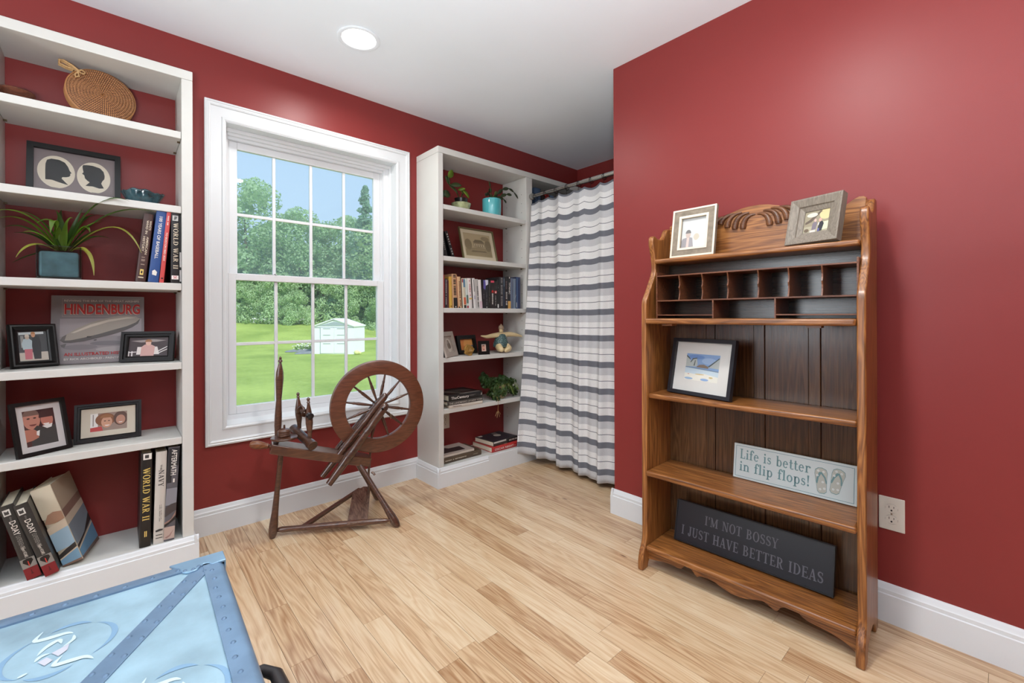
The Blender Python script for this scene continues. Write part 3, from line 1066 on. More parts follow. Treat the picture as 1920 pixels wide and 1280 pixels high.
def curtain_mat():
    m = bpy.data.materials.new('striped_cotton')
    m.use_nodes = True
    nt = m.node_tree
    L = nt.links.new
    b = nt.nodes['Principled BSDF']
    b.inputs['Roughness'].default_value = .85
    b.inputs['Specular IOR Level'].default_value = .15
    tc = nd(nt, 'ShaderNodeUVMap')
    sp = nd(nt, 'ShaderNodeSeparateXYZ')
    L(tc.outputs[0], sp.inputs[0])
    fr_ = nd(nt, 'ShaderNodeMath', operation='FRACT')
    L(sp.outputs['Y'], fr_.inputs[0])
    r = nd(nt, 'ShaderNodeValToRGB')
    r.color_ramp.interpolation = 'CONSTANT'
    e = r.color_ramp.elements
    W_, G, D_ = (243, 242, 241), (212, 212, 214), (124, 126, 134)
    e[0].position, e[0].color = 0, (*lin(D_), 1)
    e[1].position, e[1].color = .225, (*lin(G), 1)
    for ps, c in ((.50, W_), (.705, (120, 122, 130)), (.728, W_)):
        x = e.new(ps)
        x.color = (*lin(c), 1)
    L(fr_.outputs[0], r.inputs[0])
    mp = nd(nt, 'ShaderNodeMapping')
    mp.inputs['Scale'].default_value = (240, 60, 1)
    L(tc.outputs[0], mp.inputs['Vector'])
    n = nd(nt, 'ShaderNodeTexNoise')
    n.inputs['Scale'].default_value = 1
    n.inputs['Detail'].default_value = 2
    L(mp.outputs[0], n.inputs['Vector'])
    rr = nd(nt, 'ShaderNodeMapRange')
    rr.inputs['From Min'].default_value = .3
    rr.inputs['From Max'].default_value = .7
    rr.inputs['To Min'].default_value = .86
    rr.inputs['To Max'].default_value = 1.06
    L(n.outputs['Fac'], rr.inputs['Value'])
    mu = nd(nt, 'ShaderNodeMix', data_type='RGBA', blend_type='MULTIPLY')
    mu.inputs[0].default_value = 1
    L(r.outputs[0], mu.inputs[6])
    L(rr.outputs[0], mu.inputs[7])
    L(mu.outputs[2], b.inputs['Base Color'])
    o = nt.nodes['Material Output']
    t = nd(nt, 'ShaderNodeBsdfTranslucent')
    L(mu.outputs[2], t.inputs[0])
    mx = nd(nt, 'ShaderNodeMixShader')
    mx.inputs[0].default_value = .2
    L(b.outputs[0], mx.inputs[1])
    L(t.outputs[0], mx.inputs[2])
    L(mx.outputs[0], o.inputs[0])
    return m


CT, CB, NI, NJ = 1.945, .032, 260, 70


def curtain_pt(s, z):
    dn = (CT - z) / (CT - CB)
    y = 2.372 - s * .90
    # gathered folds, wider to the right
    ph = 2 * math.pi * (6.0 * s - 1.2 * s * s)
    amp = .012 + .016 * dn + (.012 * dn * math.sin(5 * s + 2))
    x = ROD_X - .006 + amp * math.sin(ph) + .010 * dn * math.sin(2.3 * ph + 1)
    y += .010 * math.sin(ph + 1.2)
    x -= .17 * max(0, 1 - s / .16) ** 1.3 * dn ** 1.25        # left edge swings out over the bookcase
    x -= .05 * dn * math.exp(-((s - .72) / .2) ** 2)           # belly towards the room
    x -= .02 * math.exp(-((s - .33) / .05) ** 2) * (.4 + .6 * dn)
    return (x, y, z)


v, f, uv = [], [], []
for j in range(NJ + 1):
    for i in range(NI + 1):
        s = i / NI
        sag = .018 * abs(math.sin(math.pi * 8 * s + 1.57)) * (1 - j / NJ) ** 4
        z = CT - (CT - CB) * j / NJ
        pt = curtain_pt(s, z)
        v.append((pt[0], pt[1], z - sag + (.006 * math.sin(9 * s) + .05 * max(0, 1 - s / .2)) * (j / NJ)))
        uv.append((s, (1.968 - z) / .168))
for j in range(NJ):
    for i in range(NI):
        a = j * (NI + 1) + i
        f.append((a, a + 1, a + NI + 2, a + NI + 1))
cur = MB().add(v, f).build('closet_curtain', curtain_mat(), smooth=180)
ul = cur.data.uv_layers.new(name='UVMap')
for lp in cur.data.loops:
    ul.data[lp.index].uv = uv[lp.vertex_index]
sol = cur.modifiers.new('thickness', 'SOLIDIFY')
sol.thickness = .0015
tag(cur, 'grey and white striped cotton curtain closing the closet', 'curtain')
for k in range(9):
    s = (k + .25) / 8.6
    y = 2.372 - s * .90
    t = thing('curtain_ring', ['black double wire curtain ring nearest the bookcase', 'second black wire curtain ring from the bookcase', 'third black wire curtain ring from the bookcase', 'fourth black wire curtain ring from the bookcase', 'fifth black wire curtain ring from the bookcase', 'sixth black wire curtain ring from the bookcase', 'seventh black wire curtain ring from the bookcase', 'eighth black wire curtain ring from the bookcase, by the red wall', 'last black wire curtain ring, behind the corner of the red wall'][k], 'curtain ring', (ROD_X, y, ROD_Z), group='curtain rings on the rod')
    for dy in (-.004, .004):
        MB(Matrix.Translation((0, dy, -.006)) @ Matrix.Rotation(R(90), 4, 'X')).torus(.0205, .0014, 24, 6).build('loop', M_BLACKMETAL, t, smooth=60)
    MB().tube([(0, 0, -.026), (-.006, 0, -.034), (-.008, 0, -.048), (-.003, 0, -.056)], .0016, 6).build('hook', M_BLACKMETAL, t, smooth=60)

# ------------------------------------------------------------------ oak hutch by the red wall
HW = .768
ht = R(2.4)
hw_ = Vector((-math.sin(ht), math.cos(ht), 0))
hd_ = Vector((math.cos(ht), math.sin(ht), 0))
ho = Vector((1.6897, .2889, 0))
HROOT = ho + hw_ * HW
HROT = -(math.pi / 2 - ht)
hutch = thing('oak_hutch', 'golden oak bookcase hutch with pigeonholes and carved crest against the red wall', 'hutch', HROOT, (0, 0, HROT))


def hp(s, d, z):                        # place on the hutch -> world
    return ho + hw_ * s + hd_ * d + Vector((0, 0, z))


prof = [(.004, 0), (.003, .03), (.007, .055), (.015, .078), (.028, .1), (.037, .122), (.04, .145), (.04, 1.13), (.043, 1.148), (.052, 1.164), (.067, 1.184), (.085, 1.212), (.105, 1.243), (.119, 1.264), (.126, 1.283), (.127, 1.303), (.123, 1.335),
        (.114, 1.365), (.105, 1.39), (.101, 1.41), (.104, 1.427), (.113, 1.436), (.125, 1.436), (.14, 1.429), (.16, 1.426), (.18, 1.428), (.2, 1.434), (.213, 1.447), (.222, 1.463), (.234, 1.478), (.25, 1.484), (.282, 1.484), (.282, 0), (.238, 0),
        (.225, .03), (.2, .052), (.16, .062), (.11, .06), (.075, .045), (.055, .02), (.05, 0)]
for x0 in (0, HW - .024):
    MB().prism(prof, x0, x0 + .024, lambda a, b, n: (n, a, b)).build('side_panel', M_OAKZ, hutch, bevel=.005, bseg=3, smooth=40)
XI0, XI1 = .0242, HW - .0242
for z, d, th in ((.1, .028, .022), (.42, .03, .022), (.7495, .055, .022), (1.073, .025, .023), (1.332, .108, .020)):
    MB().box(XI0, d, z - th, XI1, .2545, z).build('shelf', M_OAKX, hutch, bevel=.007, bseg=3, smooth=40)
ap = [(.749, .036), (.73, .037), (.705, .042), (.68, .048), (.646, .051), (.615, .049), (.598, .051), (.59, .06), (.586, .07), (.562, .071), (.55, .06), (.541, .05), (.532, .045), (.52, .053), (.507, .055), (.485, .056), (.462, .053), (.435, .043),
      (.404, .036), (.375, .036), (.348, .041), (.32, .052), (.294, .058), (.28, .053), (.269, .047), (.258, .042), (.248, .046), (.24, .06), (.227, .068), (.2, .071), (.187, .07), (.175, .06), (.16, .053), (.125, .05), (.09, .045), (.065, .039), (.045, .03), (.0245, .014)]
ap = [(HW - s, z) for s, z in ap]
MB().prism(ap + [(XI1, .0775), (XI0, .0775)], .05, .066, lambda a, b, n: (a, n, b)).build('apron', M_OAKX, hutch, bevel=.002)
# boarded back: wide panels with raised battens between
for s0, s1, y0 in ((.744, .579, .259), (.539, .388, .259), (.345, .199, .259), (.158, .024, .259)):
    MB().box(HW - s0 + .0005, y0, .06, HW - s1 - .0005, y0 + .012, 1.05).build('back_board', M_BACK, hutch)
for s0, s1 in ((.5785, .5405), (.3875, .3465), (.1985, .1595)):
    MB().box(HW - s0, .2552, .06, HW - s1, .268, 1.05).build('back_batten', M_BACK, hutch, bevel=.0025)
MB().box(XI0, .2552, 1.0505, XI1, .268, 1.32).build('upper_back', M_BACKX, hutch)
cp = [(.36, 1.494), (.352, 1.5), (.338, 1.501), (.322, 1.493), (.305, 1.480), (.28, 1.468), (.25, 1.468), (.22, 1.474), (.19, 1.483), (.155, 1.494), (.12, 1.504), (.085, 1.516), (.05, 1.526), (.02, 1.530)]
crest = [(.384 + a, b) for a, b in cp] + [(.384 - a, b) for a, b in cp[::-1]]
crest = [(min(max(a, XI0), XI1), b) for a, b in crest]
cr = MB().prism(crest + [(XI0, 1.3325), (XI1, 1.3325)], .255, .275, lambda a, b, n: (a, n, b)).build('crest', M_OAKX, hutch, bevel=.003)
M_CARVE = wood('carved_oak', (52, 28, 16), (100, 62, 38), (132, 86, 54), 'X', 18, .3, .35)
PL = [((.004, 1.494), (.047, 1.496), (.050, 1.440)), ((.026, 1.503), (.078, 1.505), (.081, 1.443)), ((.054, 1.509), (.107, 1.508), (.111, 1.454)), ((.082, 1.508), (.131, 1.506), (.138, 1.471)), ((.110, 1.501), (.148, 1.499), (.158, 1.484))]
for sg in (-1, 1):
    for a, c, e in PL:
        pts = bez((.393 + sg * a[0], .2545, a[1]), (.393 + sg * c[0], .2525, c[1]), (.393 + sg * e[0], .2520, e[1]), 14)
        MB().tube(pts, [.0035 + .0098 * (i / 14) ** .8 for i in range(14)] + [.0105], 10).build('carved_plume', M_CARVE, cr, smooth=60)
# pigeonholes
mb = MB()
mb.box(HW - .718, .088, 1.252, XI1 - .001, .2545, 1.257).build('pigeonhole_board', M_PIGEON, hutch)
MB().box(HW - .718, .088, 1.1455, XI1 - .001, .2545, 1.1505).build('pigeonhole_board', M_PIGEON, hutch)
for s in (.7205, .0265):
    MB().box(HW - s - .0025, .088, 1.0735, HW - s + .0025, .2545, 1.272).build('pigeonhole_end', M_PIGEON, hutch)
wav = [(.087 + .012 * math.sin(math.pi * k / 8) - .010 * math.exp(-((k - 4) / .9) ** 2), 1.1507 + (1.2518 - 1.1507) * k / 8) for k in range(9)]
for s in (.621, .526, .4275, .320, .222, .123):
    MB().prism(wav + [(.2545, 1.2518), (.2545, 1.1507)], HW - s - .0022, HW - s + .0022, lambda a, b, n: (n, a, b)).build('divider', M_PIGEON, hutch)
for s0, s1, dv in ((.718, .484, .482), (.261, .029, .263)):
    MB().box(HW - s0, .088, 1.0845, HW - s1, .2545, 1.089).build('letter_shelf', M_PIGEON, hutch)
    MB().box(HW - dv - .0025, .086, 1.0735, HW - dv + .0025, .2545, 1.1453).build('divider', M_PIGEON, hutch)
for s in (.655, .14):
    MB().box(HW - s - .022, .05, 1.042, HW - s + .022, .09, 1.0495).build('support_block', M_OAKX, hutch)

# ------------------------------------------------------------------ spinning wheel under the window
sw = thing('spinning_wheel', 'antique dark wooden spinning wheel standing in front of the window', 'spinning wheel', (1.066, 2.30, 0), (0, 0, R(-12)))
WCX, WCZ = .004, .594
MW = Matrix.Translation((WCX, 0, WCZ)) @ Matrix.Rotation(R(90), 4, 'X')
rim = MB(MW).lathe([(.176, -.017), (.244, -.019), (.250, -.016), (.250, -.007), (.244, -.004), (.244, .004), (.250, .007), (.250, .016), (.244, .019), (.176, .017), (.173, .010), (.173, -.010), (.176, -.017)], 96, cap=False).build('wheel_rim', M_RIM, sw, smooth=30)
MB(MW).lathe([(0, -.045), (.012, -.045), (.016, -.034), (.026, -.026), (.030, -.012), (.030, .012), (.026, .026), (.016, .034), (.012, .045), (0, .045)], 24).build('hub', M_WHEEL, sw, smooth=40)
MB(MW).lathe([(0, -.11), (.005, -.11), (.005, .10), (0, .10)], 12).build('axle', M_BLACKMETAL, sw, smooth=40)
sp0 = None
for k in range(12):
    a = R(30 * k + 12)
    if sp0 is None:
        sp0 = MB().lathe([(.0, .024), (.0052, .024), (.0060, .05), (.0082, .085), (.0088, .11), (.0066, .125), (.0078, .132), (.0060, .14), (.0050, .176), (0, .176)], 10).build('spoke', M_WHEEL, sw, smooth=40)
        o = sp0
    else:
        o = copy_part(sp0, sw)
    o.location = (WCX, 0, WCZ)
    o.rotation_euler = (0, a, 0)


def turned(name, p0, p1, prof, seg=16, m=None, parent=sw):
    """turned part from p0 to p1; prof = [(fraction along, radius)]"""
    p0, p1 = Vector(p0), Vector(p1)
    ln = (p1 - p0).length
    q = (p1 - p0).to_track_quat('Z', 'Y').to_matrix().to_4x4()
    return MB(Matrix.Translation(p0) @ q).lathe([(0, prof[0][0] * ln)] + [(r, f_ * ln) for f_, r in prof] + [(0, prof[-1][0] * ln)], seg).build(name, m or M_WHEEL, parent, smooth=40)


# sloping bench
sl = math.atan2(.330 - .468, -.05 + .495)
bn = Matrix.Translation((-.498, 0, .468)) @ Matrix.Rotation(-sl, 4, 'Y')
BL = math.hypot(.445, .138) + .012
MB(bn).prism([(-.012, -.055), (.06, -.062), (BL - .06, -.058), (BL, -.046), (BL, .046), (BL - .06, .058), (.06, .062), (-.012, .055)], -.046, 0, lambda a, b, n: (a, b, n)).build('bench', M_WHEEL, sw, bevel=.004)
leg = [(0, .013), (.25, .012), (.5, .0125), (.72, .0155), (.86, .0205), (.93, .0205), (.97, .017), (1, .012)]
turned('leg', (-.468, 0, .44), (-.51, -.004, 0), leg)
turned('leg', (-.118, -.03, .33), (.056, -.198, 0), leg)
turned('leg', (-.125, .03, .33), (.052, .205, 0), leg)
pst = [(0, .014), (.12, .0165), (.3, .0185), (.32, .021), (.34, .018), (.36, .0205), (.38, .0185), (.6, .0165), (.64, .0195), (.66, .016), (.8, .019), (.95, .0195), (.985, .016), (1, .008)]
turned('wheel_post', (-.288, -.042, .272), (.038, -.042, .664), pst)
turned('wheel_post', (-.262, -.084, .242), (.034, -.066, .616), [(f_, r_ * 1.15) for f_, r_ in pst])
turned('wheel_post', (-.205, .048, .375), (.03, .046, .63), [(0, .014), (.5, .016), (.9, .017), (1, .009)])
turned('tension_handle', (-.507, 0, .447), (-.604, 0, .474), [(0, .010), (.18, .009), (.22, .014), (.3, .013), (.45, .0175), (.7, .0205), (.9, .018), (1, .008)], m=wood('worn_handle_wood', (84, 46, 26), (128, 78, 46), (160, 106, 66), 'X', 12, .2, .35))
turned('distaff_post', (-.486, .03, .455), (-.471, .03, .886), [(0, .012), (.08, .0125), (.2, .0165), (.32, .0165), (.5, .0125), (.62, .0155), (.74, .0185), (.82, .0165), (.9, .009), (.93, .006), (.94, .011), (.955, .010), (.965, .0055), (.985, .0065), (1, .002)])
tm = Matrix.Translation((-.457, -.02, .490))
MB(tm).lathe([(0, -.012), (.02, -.012), (.022, -.007), (.058, -.006), (.061, 0), (.058, .004), (0, .005)], 36).build('oil_tray', M_WHEEL, sw, smooth=40)
MB(tm).lathe([(0, .005), (.025, .005), (.029, .009), (.029, .014), (.0275, .016), (.029, .018), (.029, .023), (.0275, .025), (.029, .027), (.029, .034), (.024, .041), (.014, .045), (.005, .046), (.004, .062), (0, .063)], 24).build('tray_knob', M_WHEEL, sw, smooth=30)
turned('mother_of_all', (-.412, .078, .508), (-.333, -.078, .444), [(0, .023), (.03, .0245), (.3, .0215), (.6, .0225), (.8, .0215), (.86, .0245), (1, .0245)], 20)
mp_ = [(0, .008), (.18, .0105), (.42, .0175), (.55, .0175), (.72, .0115), (.86, .006), (.88, .0085), (.91, .0055), (.95, .0085), (.98, .006), (1, .001)]
turned('maiden', (-.384, .05, .500), (-.391, .05, .697), mp_, 14)
turned('maiden', (-.342, -.03, .455), (-.350, -.03, .680), mp_, 14)
turned('bobbin', (-.388, .045, .612), (-.352, -.03, .592), [(0, .006), (.15, .006), (.17, .022), (.25, .022), (.3, .011), (.65, .011), (.7, .022), (.78, .020), (.8, .006), (1, .006)], 18)
turned('flyer_whorl', (-.350, -.034, .592), (-.338, -.062, .585), [(0, .006), (.2, .016), (.5, .012), (.8, .016), (1, .005)], 18, m=mat('whorl_black', (26, 24, 26), .35))
MB().tube([(-.366, -.02, .60), (-.372, -.008, .625), (-.378, .02, .635), (-.386, .05, .62)], .004, 6).build('flyer', M_WHEEL, sw, smooth=60)
turned('treadle_bar', (-.487, .004, .032), (.020, -.188, .038), [(0, .010), (.04, .0145), (.15, .0135), (.5, .0165), (.85, .0145), (.96, .012), (.985, .006), (1, .003)], 14)
MB().prism([(-.392, -.030), (-.368, -.052), (-.050, .185), (-.066, .206)], .028, .042, lambda a, b, n: (a, b, n + .05 * (a + .39) / .34)).build('treadle_rail', M_WHEEL, sw, bevel=.002)
M_PEDAL = wood('worn_pedal_wood', (72, 50, 40), (108, 82, 68), (134, 108, 92), 'Y', 12, .2, .25, coat=.6)
v0 = [(-.183, -.128, .046), (-.089, -.160, .046), (-.004, .170, .098), (-.040, .185, .1), (-.108, .140, .094)]
MB().add(v0 + [(a, b, c - .014) for a, b, c in v0], [(0, 1, 2, 3, 4), (9, 8, 7, 6, 5)] + [(i, (i + 1) % 5, 5 + (i + 1) % 5, 5 + i) for i in range(5)]).build('pedal', M_PEDAL, sw, bevel=.002)
MB().tube([(-.028, .10, .095), (-.030, .095, .2), (-.012, .085, .45), (WCX + .02, .080, WCZ - .03), (WCX, .080, WCZ)], [.006, .0065, .0055, .005, .005], 8).build('footman_rod', M_WHEEL, sw, smooth=60)
MB().tube([(-.05, -.085, .265), (-.044, -.10, .262), (-.040, -.10, .255)], .006, 8).build('peg', M_PEDAL, sw, smooth=60)
MB().tube([(WCX + .05, -.022, WCZ - .03), (WCX + .062, -.024, WCZ - .05), (WCX + .06, -.024, WCZ - .075)], .0009, 5).build('cord_end', flat((190, 170, 140), .8), sw)

# ------------------------------------------------------------------ blue painted trunk
M_TBLUE = mat('pale_blue_painted_tin', (138, 166, 180), .42, noise=.2, nscale=11, bump=.35, bscale=45)


def banded():
    m = mat('blue_grey_painted_band', (110, 136, 162), .34, .25, noise=.14, nscale=16, bump=.1, bscale=50)
    return m


M_TBAND = banded()
M_TRIV = mat('blue_rivet_paint', (92, 118, 144), .45, .2)
M_TCAP = mat('pale_blue_cap_metal', (132, 166, 192), .28, .4, noise=.10, nscale=14)
M_LEATHER = mat('worn_black_leather', (38, 32, 32), .45, noise=.3, nscale=60)
TZ = .5
TW, TD = .62, .96                                         # along x and y
trunk = thing('steamer_trunk', 'pale blue painted steamer trunk with riveted bands in the foreground', 'trunk', (.195, 1.306, 0), (0, 0, R(-1.6)))
MB().box(-TW + .006, -TD + .006, .0, -.006, -.006, .358).build('body', M_TBLUE, trunk, bevel=.012, bseg=3)
lid = MB().box(-TW + .006, -TD + .006, .362, -.006, -.006, TZ - .004).build('lid', M_TBLUE, trunk, bevel=.012, bseg=3)


def edge_band(name, x0, y0, x1, y1, side):
    """metal angle band over a lid edge: flat on the top and turned down the side"""
    wd = .044
    mb = MB()
    if side == 'x':      # right or left edge, runs in y
        sg = 1 if x1 > -.3 else -1
        xe = 0 if sg > 0 else -TW
        pr = [(xe - sg * wd, TZ - .006), (xe - sg * wd, TZ), (xe - sg * .016, TZ), (xe - sg * .007, TZ - .004), (xe - sg * .002, TZ - .011), (xe, TZ - .022), (xe, TZ - .05), (xe - sg * .005, TZ - .05), (xe - sg * .005, TZ - .02), (xe - sg * .018, TZ - .006)]
        mb.prism(pr, y0, y1, lambda a, b, n: (a, n, b))
    else:
        sg = 1 if y1 > -.5 else -1
        ye = 0 if sg > 0 else -TD
        pr = [(ye - sg * wd, TZ - .006), (ye - sg * wd, TZ), (ye - sg * .016, TZ), (ye - sg * .007, TZ - .004), (ye - sg * .002, TZ - .011), (ye, TZ - .022), (ye, TZ - .05), (ye - sg * .005, TZ - .05), (ye - sg * .005, TZ - .02), (ye - sg * .018, TZ - .006)]
        mb.prism(pr, x0, x1, lambda a, b, n: (n, a, b))
    return mb.build(name, M_TBAND, lid, smooth=40)


bands = [edge_band('edge_band', 0, -TD + .03, 0, -.03, 'x'), edge_band('edge_band', 0, -TD + .03, -TW, -.03, 'x'), edge_band('edge_band', -TW + .03, 0, -.03, 0, 'y'), edge_band('edge_band', -TW + .03, -TD, -.03, -TD, 'y')]
# crossing diagonal straps
RIV = MB().lathe([(0, .0028), (.0028, .0022), (.0042, .0008), (.0048, 0), (0, 0)], 10, cap=False).build('rivet', M_TRIV, bands[0], smooth=50)
RIV.location = (-.030, -.08, TZ)
rk = [1]


def rivet(parent, x, y, z=TZ):
    copy_part(RIV, parent, (x, y, z), (0, 0, rk[0] * 1.3))
    rk[0] += 1


for k in range(1, 20):
    rivet(bands[0], -.031 + .002 * math.sin(k * 2.1), -.08 - k * .0425)
for k in range(11):
    rivet(bands[2], -.09 - k * .046, -.033 + .002 * math.sin(k * 1.7))
ca = Vector((-.5 * TW, -.5 * TD, 0))
for sx in (1, -1):
    d = Vector((-(TW - .1) * sx, -(TD - .12), 0)).normalized()
    nrm = Vector((-d.y, d.x, 0))
    L_ = math.hypot(TW - .06, TD - .06) / 2
    zt = TZ - .0015 if sx > 0 else TZ - .0022
    pts = [ca + d * q * L_ * .99 + nrm * r_ for q, r_ in ((-1, -.0185), (1, -.0185), (1, .0185), (-1, .0185))]
    st_ = MB().prism([(p_.x, p_.y) for p_ in pts], TZ - .006, zt, lambda a, b, n: (a, b, n)).build('diagonal_strap', M_TBAND, lid, bevel=.0008)
    if sx > 0:
        for k in range(13):
            for sd_ in (-.012, .012):
                p_ = ca + d * (-L_ + .035 + k * .043 + (.006 if sd_ > 0 else 0)) + nrm * sd_
                rivet(st_, p_.x, p_.y, zt)
# corner caps, the far right one with its rounded tongue
for cx, cy, sx, sy in ((0, 0, -1, -1), (-TW, 0, 1, -1), (0, -TD, -1, 1), (-TW, -TD, 1, 1)):
    mb = MB()
    e = .0018
    pl_ = [(-e, -e), (.105, -e), (.098, .012), (.088, .028), (.082, .05), (.070, .06), (.056, .058), (.049, .045), (.040, .038), (.032, .040), (.026, .052), (.012, .05), (-e, .05)]
    mb.prism([(cx + sx * a, cy + sy * b) for a, b in pl_], TZ - .004, TZ + .002, lambda a, b, n: (a, b, n))
    mb.prism([(cx + sx * -e, TZ - .06), (cx + sx * .09, TZ - .06), (cx + sx * .1, TZ - .01), (cx + sx * .1, TZ + .001), (cx + sx * -e, TZ + .001)], cy + sy * -e, cy + sy * .002, lambda a, b, n: (a, n, b))
    mb.prism([(cy + sy * -e, TZ - .06), (cy + sy * .045, TZ - .06), (cy + sy * .05, TZ + .001), (cy + sy * -e, TZ + .001)], cx + sx * -e, cx + sx * .002, lambda a, b, n: (n, a, b))
    cap_ = mb.build('corner_cap', M_TCAP, lid, bevel=.0025, bseg=3, smooth=40)
    if (cx, cy) == (0, 0):
        for a, b in ((-.063, -.052), (-.078, -.047), (-.052, -.045)):
            rivet(cap_, a, b, TZ + .0018)
for y0 in (-.43,):
    hb = MB()
    hb.tube([(.003, y0 + .085, .405), (.022, y0 + .082, .405), (.042, y0 + .06, .40), (.046, y0, .395), (.042, y0 - .06, .40), (.022, y0 - .082, .405), (.003, y0 - .085, .405)], [.012, .013, .015, .016, .015, .013, .012], 12, flatten=.75)
    hb.build('handle', M_LEATHER, trunk, smooth=60)
    for s_ in (-1, 1):
        MB().box(0, y0 + s_ * .085 - .022, .38, .010, y0 + s_ * .085 + .022, .43).build('handle_loop', M_BLACKMETAL, trunk, bevel=.004)
MB().box(-.012, -TD + .01, .352, .002, -.01, .372).build('seam_band', M_TBAND, trunk, bevel=.002)
# painted wreaths on the lid
C_GR, C_WH, C_PK = (118, 152, 180), (188, 208, 214), (184, 186, 198)


def swoosh(cx, cy, r, a0, a1, w0, n=16, sx=1.0):
    o = [(cx + sx * (r + w0 * math.sin(math.pi * k / n)) * math.cos(R(a0 + (a1 - a0) * k / n)), cy + (r + w0 * math.sin(math.pi * k / n)) * math.sin(R(a0 + (a1 - a0) * k / n))) for k in range(n + 1)]
    i = [(cx + sx * r * math.cos(R(a0 + (a1 - a0) * k / n)), cy + r * math.sin(R(a0 + (a1 - a0) * k / n))) for k in range(n + 1)]
    return o + i[::-1]


def ribbon(pts, w):
    cr_ = []
    for k in range(len(pts) - 1):
        p0, p1, p2, p3 = (Vector(pts[max(k - 1, 0)]), Vector(pts[k]), Vector(pts[k + 1]), Vector(pts[min(k + 2, len(pts) - 1)]))
        for q in range(5):
            u = q / 5
            cr_.append(tuple(.5 * (2 * p1 + (p2 - p0) * u + (2 * p0 - 5 * p1 + 4 * p2 - p3) * u * u + (3 * p1 - p0 - 3 * p2 + p3) * u ** 3)))
    pts = cr_ + [pts[-1]]
    w *= .75
    out, back = [], []
    n = len(pts)
    for k, (x, y) in enumerate(pts):
        x0, y0 = pts[max(0, k - 1)]
        x1, y1 = pts[min(n - 1, k + 1)]
        d = Vector((x1 - x0, y1 - y0)).normalized()
        ww = w * math.sin(math.pi * (k + .4) / (n - .2))
        out.append((x - d.y * ww, y + d.x * ww))
        back.append((x + d.y * ww, y - d.x * ww))
    return out + back[::-1]


for wx, wy, rot in ((-.266, -.19, 24), (-.120, -.452, 24), (-.40, -.76, 24)):
    c_, s_ = math.cos(R(rot)), math.sin(R(rot))

    def tr(pts):
        return [(wx + a * c_ - b * s_, wy + a * s_ + b * c_) for a, b in pts]
    sh = [(C_GR, tr(swoosh(0, 0, .068, 100, 205, .009))), (C_GR, tr(swoosh(0, 0, .068, 212, 265, .010))), (C_GR, tr(swoosh(0, 0, .068, -75, 25, .009))), (C_GR, tr(swoosh(0, 0, .068, 32, 82, .010))),
          (C_WH, tr(ribbon([(.005, .085), (-.012, .066), (.004, .052), (.022, .042), (.028, .030)], .007))), (C_WH, tr(ribbon([(-.026, .012), (-.01, .026), (.008, .03), (.006, .014)], .006))),
          (C_WH, tr(ribbon([(.026, .022), (.02, .008), (.004, .001)], .004))), (C_WH, tr(ribbon([(-.034, -.004), (-.024, .004), (-.014, .0)], .005))),
          (C_PK, tr([(-.012, -.002), (.012, 0), (.004, -.016), (-.01, -.022)])), (C_PK, tr([(-.032, -.01), (-.02, -.008), (-.018, -.026), (-.03, -.03)])),
          (C_WH, tr(ribbon([(-.006, -.026), (-.022, -.042), (-.006, -.054), (.010, -.066), (.014, -.084)], .007))), (C_WH, tr(oval(-.055, -.026, .006, .003, 10)))]
    drawing(lid, 'painted_wreath', Matrix.Translation((0, 0, TZ - .0038)), 1, 1, sh)


